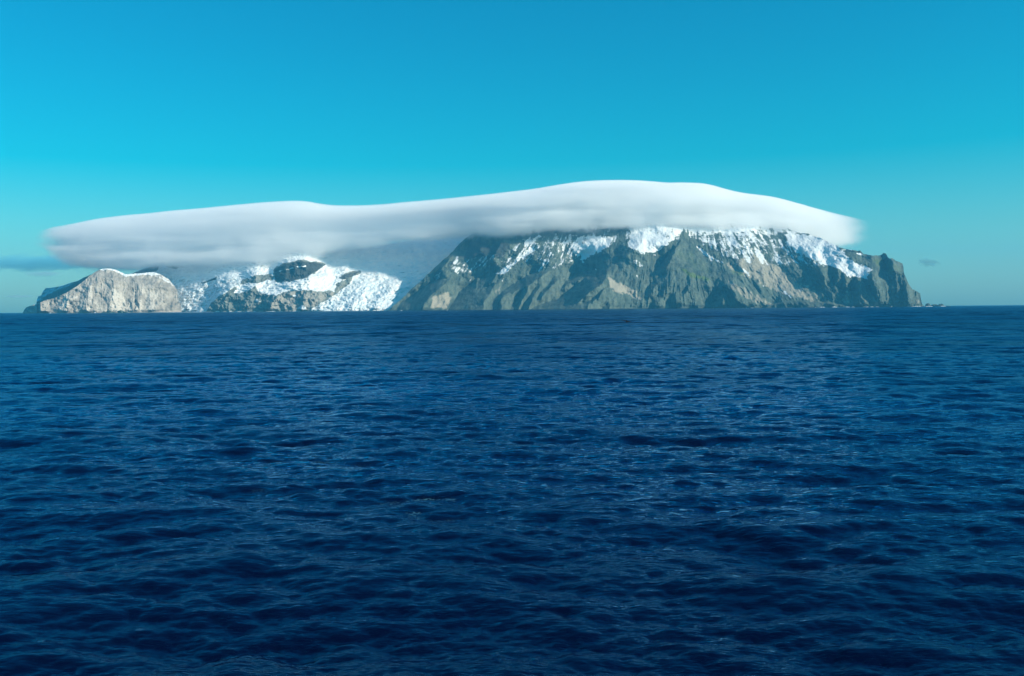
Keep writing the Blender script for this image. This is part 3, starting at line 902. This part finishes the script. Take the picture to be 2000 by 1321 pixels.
# ------------------------------------------------------------------ surf at the foot of the land
k = NT('surf_foam')
pos = k.n('ShaderNodeNewGeometry').outputs['Position']
b = k.n('ShaderNodeBsdfPrincipled')
k.put(b.inputs['Base Color'], k.mix(k.rng(k.noise(pos, 1 / 9.0, 4), 0.35, 0.6), c4(0.25, 0.36, 0.42), c4(0.8, 0.82, 0.82)))
k.put(b.inputs['Roughness'], 0.8)
k.t.links.new(b.outputs[0], k.out.inputs[0])
M_surf = k.mat
V, Fc = [], []
rs = np.random.RandomState(3)


def surf(u0, u1, D, h):
    n = max(4, int((u1 - u0) * 1.5))
    base = len(V)
    for i in range(n + 1):
        u_ = u0 + (u1 - u0) * i / n
        hh = h * math.sin(math.pi * i / n) ** 0.6 * (0.4 + 0.9 * rs.rand()) + 0.2
        for dy, z in ((-14, -0.6), (-7, hh * 0.7), (0, hh), (9, hh * 0.6), (16, -0.6)):
            dd = D + dy + rs.rand() * 3
            V.append(((u_ - 1000) / F * dd, dd, z))
    for i in range(n):
        for j in range(4):
            a = base + i * 5 + j
            Fc.append((a, a + 5, a + 6, a + 1))


for u0, u1, D, h in ((1188, 1192, 9840, 6), (1200, 1208, 9840, 6), (1215, 1226, 9835, 7), (1229, 1235, 9835, 6), (1239, 1247, 9835, 8), (1276, 1280, 9830, 9),
                     (1600, 1612, 9880, 6), (1625, 1635, 9880, 8), (1652, 1658, 9890, 6), (1690, 1696, 9900, 5), (1780, 1800, 9990, 5), (1806, 1822, 10000, 5), (1836, 1848, 9990, 5),
                     (97, 101, 9790, 8), (184, 188, 9850, 9), (300, 420, 10250, 3), (1130, 1136, 9840, 7), (520, 540, 10280, 5), (620, 720, 10280, 4)):
    surf(u0, u1, D, h)
for i in range(46):                      # small broken patches along the rocks
    u0 = rs.uniform(770, 1800)
    Dc = float(np.interp(u0, [740, 800, 900, 1100, 1300, 1500, 1600, 1700, 1770, 1800], [10060, 10000, 9950, 9900, 9880, 9960, 9930, 9950, 10060, 10220]))
    surf(u0, u0 + rs.uniform(2, 7), Dc - rs.uniform(60, 110), rs.uniform(2.0, 4.5))
m = bpy.data.meshes.new('surf')
m.from_pydata(V, [], Fc)
m.materials.append(M_surf)
m.polygons.foreach_set('use_smooth', np.ones(len(m.polygons), bool))
tag(link(m, 'surf'), 'thin white line of surf breaking along the island shore', None, None, 'stuff')

# ------------------------------------------------------------------ the sea: a wind sea summed from wave bands
G = 9.81
WIND = math.radians(-98.0)        # the waves run towards the ship, a little from the right


def band_tile(L, N, lam_lo, lam_hi, seed, lp=18.0, alpha=0.0340, spread=2.0, swell=0.12):
    r = np.random.RandomState(seed)
    kx = np.fft.fftfreq(N, L / N) * 2 * np.pi
    KX, KY = np.meshgrid(kx, kx, indexing='ij')
    K = np.hypot(KX, KY)
    K[0, 0] = 1e-6
    lam = 2 * np.pi / K
    kp = 2 * np.pi / lp
    S = alpha / 2 * K ** -4.0 * np.exp(-1.25 * (kp / K) ** 2)             # per k, directional below
    S = S * np.exp(math.log(2.2) * np.exp(-((np.sqrt(K / kp) - 1) ** 2) / (2 * 0.09 ** 2)))
    ang = np.arctan2(KY, KX) - WIND
    sp = np.interp(np.log(lam), [math.log(0.3), math.log(5), math.log(15)], [1.2, 3.5, 7.0])
    dirf = np.abs(np.cos(ang / 2)) ** (2 * sp)
    S = S * dirf / np.pi
    w = sstep(math.log(lam_lo * 0.85), math.log(lam_lo * 1.15), np.log(lam)) * (1 - sstep(math.log(lam_hi * 0.85), math.log(lam_hi * 1.15), np.log(lam)))
    S = S * w
    dk = 2 * np.pi / L
    A = np.sqrt(S * dk * dk / 2) * (r.randn(N, N) + 1j * r.randn(N, N))
    A[0, 0] = 0
    h = np.fft.ifft2(A) * N * N
    dx = np.fft.ifft2(-1j * KX / K * A) * N * N
    dy = np.fft.ifft2(-1j * KY / K * A) * N * N
    return np.stack([dx.real, dy.real, h.real], -1).astype(np.float32)


def sample(tile, L, x, y):
    N = tile.shape[0]
    fx = (x / L * N) % N
    fy = (y / L * N) % N
    x0, y0 = fx.astype(np.int32), fy.astype(np.int32)
    tx, ty = (fx - x0)[..., None].astype(np.float32), (fy - y0)[..., None].astype(np.float32)
    x0 %= N
    y0 %= N
    x1, y1 = (x0 + 1) % N, (y0 + 1) % N
    return (tile[x0, y0] * (1 - tx) + tile[x1, y0] * tx) * (1 - ty) + (tile[x0, y1] * (1 - tx) + tile[x1, y1] * tx) * ty


# fan of quads round the ship: fine where the photograph looks, coarse elsewhere
fine = np.arange(-31.5, 31.51, 0.072)
side = np.arange(34, 327, 4.0)
ang = np.radians(np.concatenate([fine, side]))
ang = np.append(ang, ang[0] + 2 * np.pi)
rr = [0.4, 3, 6, 9, 12, 14, 16.0, 17, 18, 19, 20, 21, 22, 23, 24, 25, 26, 27, 28]
while rr[-1] < 27000:
    r_ = rr[-1]
    g = 0.0046 if r_ < 1800 else min(0.0046 + (r_ - 1800) / 900 * 0.008, 0.06)
    rr.append(r_ + max(r_ * g, 0.10))
rr = np.array(rr)
AA, RRg = np.meshgrid(ang, rr)
RRg = RRg
X = np.sin(AA) * RRg
Y = np.cos(AA) * RRg
dr = np.gradient(rr)[:, None] + 0 * AA
spacing = np.maximum(dr * 0.8, RRg * np.radians(0.072))
coarse = (AA > np.radians(32)) & (AA < np.radians(328))
disp = np.zeros(X.shape + (3,), np.float32)
bands = [(640.0, 512, 40.0, 150.0), (293.0, 512, 14.0, 40.0), (101.0, 512, 5.0, 14.0), (37.0, 512, 1.8, 5.0), (13.7, 512, 0.6, 1.8), (6.1, 512, 0.30, 0.6)]
CHOP = 1.25
foamJ = np.ones(X.shape, np.float32)
for i, (L, N, lo, hi) in enumerate(bands):
    tile = band_tile(L, N, lo, hi, 100 + i)
    amp = np.clip((math.sqrt(lo * hi) / spacing - 1.6) / 1.6, 0, 1) * (1.0, 1.0, 1.15, 1.35, 1.35, 1.2)[i]
    amp = np.where(coarse, 0, amp)
    if i < 2:
        amp = np.where(coarse, 0, np.clip((math.sqrt(lo * hi) / spacing - 0.8) / 1.0, 0, 1) * (1.0, 1.0)[i])
    sel = amp > 0
    s = sample(tile, L, X[sel] + i * 13.7, Y[sel] + i * 7.1)
    disp[sel] += s * amp[sel][:, None]
    if i in (1, 2, 3):
        d = L / N
        J = 1 + CHOP * ((np.roll(tile[..., 0], -1, 0) - np.roll(tile[..., 0], 1, 0)) / (2 * d) + (np.roll(tile[..., 1], -1, 1) - np.roll(tile[..., 1], 1, 1)) / (2 * d))
        foamJ[sel] += (sample(J[..., None], L, X[sel] + i * 13.7, Y[sel] + i * 7.1)[..., 0] - 1) * amp[sel]
print('Hs', 4 * disp[rr < 80][:, :800, 2].std(), 'J', np.percentile(foamJ[rr < 300], [0.1, 1, 5]))
V = np.stack([X + CHOP * disp[..., 0], Y + CHOP * disp[..., 1], disp[..., 2]], -1)
# seen from this deck the mean level of the waves stays at zero
foam = np.zeros(X.shape, np.float32)
for fu_, fv_, rad in ((580, 920, 2.8), (830, 985, 2.2), (735, 762, 4.0)):     # the few crests that break
    dep = (fv_ - horizon(fu_)) / F
    cy0 = EYE / dep
    d_ = np.hypot(X - (fu_ - 1000) / F * cy0, (Y - cy0) * 0.6)
    near_ = d_ < rad * 1.6
    lo_, hi_ = np.percentile(foamJ[near_], [4, 26])
    foam = np.maximum(foam, sstep(hi_, lo_, foamJ) * 0.75 * np.exp(-(d_ / rad) ** 2))
far_ = sstep(math.log(120), math.log(1500), np.log(RRg))
rough = 0.035 + 0.24 * far_
R, C = X.shape
print('water verts', R, C, R * C)

k = NT('sea_water')
pos = k.n('ShaderNodeNewGeometry').outputs['Position']
n1 = k.noise(pos, 2.4, 4, 0.6, mul=(1.0, 1.6, 1.0))
n2 = k.noise(pos, 0.45, 4, 0.62, mul=(0.7, 1.6, 1.0))
n3 = k.noise(pos, 0.075, 5, 0.62, mul=(0.6, 1.7, 1.0))
gust = k.noise(pos, 1 / 85.0, 4, 0.6, mul=(0.5, 1.0, 1.0))
far = k.attr('far')
gs = k.rng(gust, 0.36, 0.64, 0.55, 1.25)
fo = k.attr('foam')
ff = k.m('MULTIPLY', fo, k.rng(k.noise(pos, 4.5, 5, 0.75), 0.48, 0.60))


def bump_node(h, d, strength, prev=None):
    nd = k.n('ShaderNodeBump')
    k.put(nd.inputs['Strength'], strength)
    nd.inputs['Distance'].default_value = d
    k.put(nd.inputs['Height'], h)
    if prev is not None:
        k.put(nd.inputs['Normal'], prev)
    return nd.outputs[0]


nrm_ = bump_node(n2, 0.26, k.m('MULTIPLY', gs, 0.8))
nrm_ = bump_node(n1, 0.045, k.m('MULTIPLY', gs, 0.8), nrm_)
# slopes of the far waves that the mesh no longer carries
vs = k.n('ShaderNodeVectorMath', operation='MULTIPLY')
k.put(vs.inputs[0], pos)
vs.inputs[1].default_value = (1.0, 0.55, 1.0)
nf = k.n('ShaderNodeTexNoise', noise_dimensions='3D')
k.put(nf.inputs['Vector'], vs.outputs[0])
nf.inputs['Scale'].default_value = 1 / 38.0
nf.inputs['Detail'].default_value = 6.0
nf.inputs['Roughness'].default_value = 0.68
v1 = k.n('ShaderNodeVectorMath', operation='SUBTRACT')
k.put(v1.inputs[0], nf.outputs['Color'])
v1.inputs[1].default_value = (0.5, 0.5, 0.5)
v2 = k.n('ShaderNodeVectorMath', operation='MULTIPLY')
k.put(v2.inputs[0], v1.outputs[0])
v2.inputs[1].default_value = (0.9, 1.5, 0.0)
v3 = k.n('ShaderNodeVectorMath', operation='SCALE')
k.put(v3.inputs[0], v2.outputs[0])
k.put(v3.inputs['Scale'], far)
v4 = k.n('ShaderNodeVectorMath', operation='ADD')
k.put(v4.inputs[0], nrm_)
k.put(v4.inputs[1], v3.outputs[0])
v5 = k.n('ShaderNodeVectorMath', operation='NORMALIZE')
k.put(v5.inputs[0], v4.outputs[0])
nrm_ = v5.outputs[0]
body = k.n('ShaderNodeBsdfDiffuse')
k.put(body.inputs['Color'], k.mix(ff, c4(0.0008, 0.0034, 0.019), c4(0.16, 0.48, 0.60)))
k.put(body.inputs['Normal'], nrm_)
gl = k.n('ShaderNodeBsdfGlossy', distribution='BECKMANN')
k.put(gl.inputs['Color'], c4(0.20, 0.51, 0.80))
k.put(gl.inputs['Roughness'], k.attr('rough'))
k.put(gl.inputs['Normal'], nrm_)
fr = k.n('ShaderNodeFresnel')
fr.inputs['IOR'].default_value = 1.333
k.put(fr.inputs['Normal'], nrm_)
fac = k.m('MULTIPLY', fr.outputs[0], k.m('SUBTRACT', 1.0, k.m('MULTIPLY', far, 0.45)))
fac = k.m('MULTIPLY', fac, k.rng(gust, 0.34, 0.66, 0.72, 1.12))
fac = k.m('MULTIPLY', fac, k.m('SUBTRACT', 1.0, ff))
mixs = k.n('ShaderNodeMixShader')
k.put(mixs.inputs[0], fac)
k.put(mixs.inputs[1], body.outputs[0])
k.put(mixs.inputs[2], gl.outputs[0])
k.t.links.new(mixs.outputs[0], k.out.inputs[0])
me, q = grid_mesh('sea', V.reshape(-1, 3), C, R, dict(foam=foam, rough=rough, far=far_), k.mat)
tag(link(me, 'sea'), 'dark blue choppy sea reaching to the horizon', None, None, 'structure')
print('sea', round(time.time() - T0, 1))

# ------------------------------------------------------------------ the cap cloud
YC = 11500.0                       # distance of its axis in the middle
CLOUD_TOP = [(88, 478), (96, 466), (110, 458), (130, 450), (160, 440), (210, 428), (260, 421), (310, 417), (350, 412), (400, 408), (450, 403), (500, 398), (540, 395), (580, 393),
             (610, 394), (630, 398), (650, 402), (680, 403), (720, 403), (760, 401), (800, 397), (840, 394), (880, 390), (920, 386), (960, 382),
             (1000, 377), (1040, 373), (1080, 366), (1110, 361), (1140, 357), (1180, 355), (1220, 355), (1260, 357), (1290, 360.5), (1320, 360), (1350, 360),
             (1370, 362), (1390, 367), (1410, 374), (1440, 380), (1480, 385), (1520, 393), (1560, 405), (1600, 416), (1640, 426), (1665, 434), (1685, 447), (1700, 470)]
CLOUD_BOT = [(88, 492), (98, 510), (108, 522), (130, 529), (160, 532), (200, 532), (260, 529), (330, 527), (400, 528), (470, 527), (540, 520), (600, 508), (650, 497), (700, 488), (760, 480),
             (840, 474), (880, 472), (905, 468), (925, 464), (960, 470), (1000, 468), (1030, 464), (1060, 458), (1120, 456), (1190, 456), (1215, 455), (1230, 452),
             (1260, 450), (1290, 450), (1330, 450), (1350, 452), (1400, 456), (1460, 457), (1500, 453), (1530, 458), (1560, 470), (1600, 480), (1640, 488), (1680, 487), (1700, 474)]
CU0, CU1 = 80.0, 1710.0


def axis_y(u):
    return np.interp(u, [0, 80, 500, 900, 1300, 1710], [12150, 12050, 11640, 11480, 11560, 12100])


def float_curve(k, fac, pts):
    nd = k.n('ShaderNodeFloatCurve')
    cv = nd.mapping.curves[0]
    while len(cv.points) < len(pts):
        cv.points.new(0.5, 0.5)
    for p, (a, b_) in zip(cv.points, pts):
        p.location = (a, b_)
        p.handle_type = 'AUTO_CLAMPED'
    nd.mapping.use_clip = False
    nd.mapping.update()
    k.put(nd.inputs['Value'], fac)
    nd.inputs['Factor'].default_value = 1.0
    return nd.outputs[0]


us = np.linspace(CU0, CU1, 400)
tv = np.interp(us, *np.array(CLOUD_TOP).T)
bv = np.interp(us, *np.array(CLOUD_BOT).T)
tv = gblur(tv, 2, 0)
bv = gblur(bv, 3, 0)
ya = axis_y(us)
zt = EYE + (horizon(us) - tv) / F * ya
zb = EYE + (horizon(us) - bv) / F * (ya - 650)
xa = (us - 1000) / F * (ya - 500)
xt = (us - 1000) / F * ya
xb = (us - 1000) / F * (ya - 850)
XA0, XA1 = xa[0], xa[-1]
HALF = 900.0                       # half depth of the lens
# cross-section: depth reached (0..1) at height t (0..1)
PROFILE = [(0.0, 0.96), (0.08, 0.99), (0.20, 1.0), (0.34, 0.985), (0.46, 0.945), (0.53, 0.95), (0.60, 0.94), (0.72, 0.88), (0.82, 0.76), (0.90, 0.59), (0.96, 0.38), (1.0, 0.0)]

k = NT('cloud_vapour')
pos = k.n('ShaderNodeNewGeometry').outputs['Position']
sepv = k.n('ShaderNodeSeparateXYZ')
k.put(sepv.inputs[0], pos)
px, py, pz = sepv.outputs
fx = k.m('DIVIDE', k.m('SUBTRACT', px, float(XA0)), float(XA1 - XA0))
ZS = 2000.0


def sub(arr, n=60, xa=None):
    xa = globals()['xa'] if xa is None else xa
    xs = np.linspace(0, 1, n)
    return [(float(x), float(np.interp(x, (xa - XA0) / (XA1 - XA0), arr))) for x in xs]


ztn = k.m('MULTIPLY', float_curve(k, fx, sub(zt / ZS, 60, xt)), ZS)
zbn = k.m('MULTIPLY', float_curve(k, fx, sub(zb / ZS, 60, xb)), ZS)
yan = k.m('MULTIPLY', float_curve(k, fx, sub((ya - 11000) / 2500.0, 24)), 2500.0)
yan = k.m('ADD', yan, 11000.0)
zbn = k.m('MULTIPLY', zbn, k.m('DIVIDE', py, k.m('SUBTRACT', yan, 880.0)))      # the base climbs with the land behind
nz = k.noise(pos, 1 / 230.0, 4, 0.56, mul=(0.6, 0.7, 1.5))
lam = k.m('SUBTRACT', k.noise(pos, 1 / 110.0, 2, 0.5, mul=(0.06, 0.12, 1.0)), 0.5)
nsm = k.m('SUBTRACT', nz, 0.5)
tt = k.m('DIVIDE', k.m('SUBTRACT', pz, zbn), k.m('MAXIMUM', k.m('SUBTRACT', ztn, zbn), 20.0))
gt = float_curve(k, k.m('MINIMUM', k.m('MAXIMUM', tt, 0.0), 1.0), PROFILE)
wgt = k.rng(tt, 0.45, 0.75, 1.0, 0.0)                 # billows belong to the lower body, the dome is smooth
dist = k.m('SUBTRACT', k.m('MULTIPLY', gt, HALF), k.m('ABSOLUTE', k.m('SUBTRACT', py, yan)))
dist = k.m('ADD', dist, k.m('MULTIPLY', k.m('MULTIPLY', nsm, wgt), 250.0))
dist = k.m('ADD', dist, k.m('MULTIPLY', k.m('MULTIPLY', lam, k.rng(tt, 0.99, 0.85)), 270.0))
# under the lip of the lens the left of the cloud stands back
lip = k.m('ADD', k.m('MULTIPLY', k.m('MULTIPLY', k.rng(fx, 0.27, 0.40), k.rng(fx, 0.50, 0.57, 1.0, 0.0)), 210.0), k.m('MULTIPLY', k.rng(fx, 0.45, 0.57, 1.0, 0.0), 35.0))
dist = k.m('SUBTRACT', dist, k.m('MULTIPLY', lip, k.rng(tt, 0.56, 0.68, 1.0, 0.0)))
d1 = k.m('MULTIPLY', k.rng(dist, 0.0, 120.0), k.rng(k.m('SUBTRACT', ztn, pz), 0.0, 42.0))
nfine = k.m('SUBTRACT', k.noise(pos, 1 / 75.0, 2, 0.6), 0.5)
low = k.m('ADD', k.m('SUBTRACT', pz, zbn), k.m('ADD', k.m('MULTIPLY', nsm, 200.0), k.m('MULTIPLY', nfine, 150.0)))
d2 = k.m('ADD', k.m('MULTIPLY', k.rng(low, 0.0, 100.0), 0.97), k.m('MULTIPLY', k.rng(low, -90.0, 20.0), 0.03))
fxn = k.m('ADD', fx, k.m('MULTIPLY', nsm, 0.05))
d3 = k.m('MULTIPLY', k.rng(fxn, 0.006, 0.044), k.rng(fxn, 0.905, 0.988, 1.0, 0.0))
d3 = k.m('MULTIPLY', d3, k.rng(fx, 0.47, 0.66, 0.55, 1.0))      # thinner over the ice at the left
dens = k.m('MULTIPLY', k.m('MULTIPLY', d1, d2), d3)
pv = k.n('ShaderNodeVolumePrincipled')
pv.inputs['Color'].default_value = c4(0.998, 0.998, 0.998)
pv.inputs['Anisotropy'].default_value = 0.0
k.put(pv.inputs['Density'], k.m('MULTIPLY', dens, 0.0135))
k.t.links.new(pv.outputs[0], k.out.inputs[1])
M_cloud = k.mat
M_cloud.cycles.homogeneous_volume = False
M_cloud.cycles.volume_step_rate = 0.35

# closed hull just outside the vapour
NU, NS = 90, 20
ring = [(1.0, 1.02), (0.9, 0.7), (0.8, 0.88), (0.6, 1.06), (0.3, 1.1), (-0.0, 1.08), (-0.16, 1.0), (-0.2, 0.5), (-0.2, 0.0)]
sec = [(t_, -w_) for t_, w_ in ring] + [(t_, w_) for t_, w_ in ring[::-1][1:]]
sec[0] = (1.03, -0.25)   # crown of the hull
sec[-1] = (1.03, 0.25)
V, Fc = [], []
xi = np.linspace(XA0, XA1, NU)
for i in range(NU):
    a, b_, c_ = np.interp(xi[i], xt, zt), np.interp(xi[i], xb, zb), np.interp(xi[i], xa, ya)
    h = max(a - b_, 40)
    sc = 1.0
    for t_, w_ in sec:
        V.append((xi[i], c_ + w_ * (HALF + 130) * sc, b_ + t_ * h + (25 if t_ > 0.5 else -130 if t_ < 0 else 0)))
S = len(sec)
for i in range(NU - 1):
    for j in range(S):
        a = i * S + j
        b_ = i * S + (j + 1) % S
        Fc.append((a, b_, b_ + S, a + S))
Fc.append(tuple(range(S - 1, -1, -1)))
Fc.append(tuple((NU - 1) * S + j for j in range(S)))
m = bpy.data.meshes.new('cloud')
m.from_pydata(V, [], Fc)
m.materials.append(M_cloud)
m.update()
o = link(m, 'cloud')
tag(o, 'huge smooth white cap cloud lying along the whole top of the island', 'cloud')


def small_cloud(u, v, D, wpx, hpx, dens_, label, seed, yd=500.0, color=(0.55, 0.8, 0.9), torn=1.3, tilt=0.0):
    k = NT('thin_cloud_vapour')
    tc = k.n('ShaderNodeTexCoord').outputs['Object']
    w, h = wpx / F * D, hpx / F * D
    nd = k.n('ShaderNodeVectorMath', operation='DIVIDE')
    k.put(nd.inputs[0], tc)
    nd.inputs[1].default_value = (w / 2, yd / 2, h / 2)
    ln = k.n('ShaderNodeVectorMath', operation='LENGTH')
    k.put(ln.inputs[0], nd.outputs[0])
    nse = k.noise(nd.outputs[0], 1.6, 4, 0.6, mul=(2.5, 1.0, 1.2))
    q_ = k.m('ADD', k.m('SUBTRACT', 1.0, ln.outputs['Value']), k.m('MULTIPLY', k.m('SUBTRACT', nse, 0.55), torn))
    pv = k.n('ShaderNodeVolumePrincipled')
    pv.inputs['Color'].default_value = c4(*color)  # grey-blue tint puts the small clouds' shade into the vapour colour
    k.put(pv.inputs['Density'], k.m('MULTIPLY', k.rng(q_, 0.0, 0.5), dens_))
    k.t.links.new(pv.outputs[0], k.out.inputs[1])
    k.mat.cycles.volume_step_rate = 0.6
    V, Fc = [], []
    n, r_ = 24, 11
    for j in range(r_ + 1):
        ph = math.pi * j / r_
        for i in range(n):
            a = 2 * math.pi * i / n
            V.append((math.sin(ph) * math.cos(a) * w / 2 * 1.02, math.sin(ph) * math.sin(a) * yd / 2 * 1.02, math.cos(ph) * h / 2 * 1.02))
    for j in range(r_):
        for i in range(n):
            Fc.append((j * n + i, (j + 1) * n + i, (j + 1) * n + (i + 1) % n, j * n + (i + 1) % n))
    m = bpy.data.meshes.new('cloud')
    m.from_pydata(V, [], Fc)
    m.materials.append(k.mat)
    o = link(m, 'cloud')
    o.location = ((u - 1000) / F * D, D, EYE + (horizon(u) - v) / F * D)
    o.rotation_euler = (0, tilt, 0)
    return tag(o, label, 'cloud')


small_cloud(85, 513, 15500, 430, 38, 0.0036, 'flat blue grey cloud bank low over the sea left of the cap cloud', 1, 900, (0.30, 0.80, 0.92))
small_cloud(86, 535, 16500, 90, 14, 0.0030, 'small torn wisp below the flat cloud bank at the left', 2, 400)
small_cloud(40, 579, 17500, 70, 7, 0.0025, 'faint thin streak just above the horizon at the far left', 3, 400)
small_cloud(1813, 513, 13000, 50, 19, 0.0045, 'tiny dark lone cloud in the clear sky right of the island', 4, 300, (0.25, 0.45, 0.5), 1.9, math.radians(9))

# ------------------------------------------------------------------ the seabird
def bird_material(name, c_a, c_b):
    k = NT(name)
    pos = k.n('ShaderNodeTexCoord').outputs['Object']
    b = k.n('ShaderNodeBsdfPrincipled')
    k.put(b.inputs['Base Color'], k.mix(k.noise(pos, 14.0, 4), c4(*c_a), c4(*c_b)))
    k.put(b.inputs['Roughness'], 0.95)
    k.put(b.inputs['Specular IOR Level'], 0.05)
    k.t.links.new(b.outputs[0], k.out.inputs[0])
    return k.mat


M_plume = bird_material('dark_plumage', (0.006, 0.006, 0.006), (0.016, 0.014, 0.013))
M_bill = bird_material('pale_bill', (0.20, 0.17, 0.12), (0.28, 0.24, 0.17))


def loft(sections, n=12):
    """rings (centre, rx, rz) joined along the body"""
    V, Fc = [], []
    for (cx, cy_, cz), rx, rz in sections:
        for i in range(n):
            a = 2 * math.pi * i / n
            V.append((cx + math.cos(a) * rx, cy_, cz + math.sin(a) * rz))
    for j in range(len(sections) - 1):
        for i in range(n):
            Fc.append((j * n + i, j * n + (i + 1) % n, (j + 1) * n + (i + 1) % n, (j + 1) * n + i))
    Fc.append(tuple(range(n - 1, -1, -1)))
    Fc.append(tuple((len(sections) - 1) * n + i for i in range(n)))
    return V, Fc


def piece(name, V, Fc, mat, parent):
    m = bpy.data.meshes.new(name)
    m.from_pydata(V, [], Fc)
    m.materials.append(mat)
    m.polygons.foreach_set('use_smooth', np.ones(len(m.polygons), bool))
    o = link(m, name, parent)
    return o


BD = 250.0
bird = bpy.data.objects.new('seabird', None)
col.objects.link(bird)
bu, bvv = 1224.0, 628.0
bird.location = ((bu - 1000) / F * BD, BD, EYE + (horizon(bu) - bvv) / F * BD)
tag(bird, 'dark seabird gliding on stiff wings low over the water in front of the mountain', 'bird')
bird.rotation_euler = (math.radians(38), math.radians(9), math.radians(12))
bird.scale = (1.22, 1.22, 1.22)
V, Fc = loft([((0, -0.44, 0.0), 0.015, 0.02), ((0, -0.34, 0.0), 0.09, 0.08), ((0, -0.15, 0), 0.14, 0.13), ((0, 0.08, 0), 0.15, 0.14), ((0, 0.24, 0.01), 0.11, 0.11),
              ((0, 0.32, 0.02), 0.075, 0.08), ((0, 0.40, 0.03), 0.075, 0.075), ((0, 0.46, 0.03), 0.045, 0.045), ((0, 0.475, 0.028), 0.02, 0.02)])
piece('body', V, Fc, M_plume, bird)
V, Fc = loft([((0, 0.465, 0.026), 0.022, 0.022), ((0, 0.53, 0.02), 0.016, 0.017), ((0, 0.56, 0.008), 0.006, 0.01)], 8)
piece('bill', V, Fc, M_bill, bird)
V = [(-0.05, -0.36, 0.012), (0.05, -0.36, 0.012), (0.09, -0.60, 0.0), (0, -0.63, 0.0), (-0.09, -0.60, 0.0),
     (-0.05, -0.36, -0.012), (0.05, -0.36, -0.012), (0.09, -0.60, -0.008), (0, -0.63, -0.008), (-0.09, -0.60, -0.008)]
piece('tail', V, [(0, 4, 3, 2, 1), (5, 6, 7, 8, 9), (0, 1, 6, 5), (1, 2, 7, 6), (2, 3, 8, 7), (3, 4, 9, 8), (4, 0, 5, 9)], M_plume, bird)
for sgn in (-1, 1):
    V, Fc = [], []
    st = [(0.08, 0.13, 0.36, 0.03, 0.06), (0.35, 0.20, 0.33, 0.07, 0.05), (0.62, 0.22, 0.28, 0.075, 0.04), (0.85, 0.12, 0.19, 0.05, 0.025), (1.02, 0.0, 0.06, 0.01, 0.008)]
    for s_, lead, chord, zz, th_ in st:
        for f_, tk in ((0, 0), (0.3, 1), (1.0, 0.1), (0.3, -0.5)):
            V.append((sgn * s_, lead - chord * f_, zz + th_ * tk))
    for j in range(len(st) - 1):
        for i in range(4):
            a, b_ = j * 4 + i, j * 4 + (i + 1) % 4
            Fc.append((a, b_, b_ + 4, a + 4))
    Fc += [(3, 2, 1, 0), tuple(len(V) - 4 + i for i in range(4))]
    piece('wing', V, Fc, M_plume, bird)

# ------------------------------------------------------------------ the air
k = NT('air')
pv = k.n('ShaderNodeVolumePrincipled')
pv.inputs['Color'].default_value = c4(0.11, 0.62, 1.0)
pv.inputs['Density'].default_value = 2.7e-5
pv.inputs['Anisotropy'].default_value = 0.0
k.t.links.new(pv.outputs[0], k.out.inputs[1])
x0, x1, y0, y1, z0, z1 = -28500, 28500, -28500, 28500, -40, 1620
m = bpy.data.meshes.new('haze')
m.from_pydata([(x0, y0, z0), (x1, y0, z0), (x1, y1, z0), (x0, y1, z0), (x0, y0, z1), (x1, y0, z1), (x1, y1, z1), (x0, y1, z1)], [],
              [(3, 2, 1, 0), (4, 5, 6, 7), (0, 1, 5, 4), (1, 2, 6, 5), (2, 3, 7, 6), (3, 0, 4, 7)])
m.materials.append(k.mat)
haze = link(m, 'haze')
tag(haze, 'thin blue air between the ship and the island', None, None, 'stuff')
print('done', round(time.time() - T0, 1))
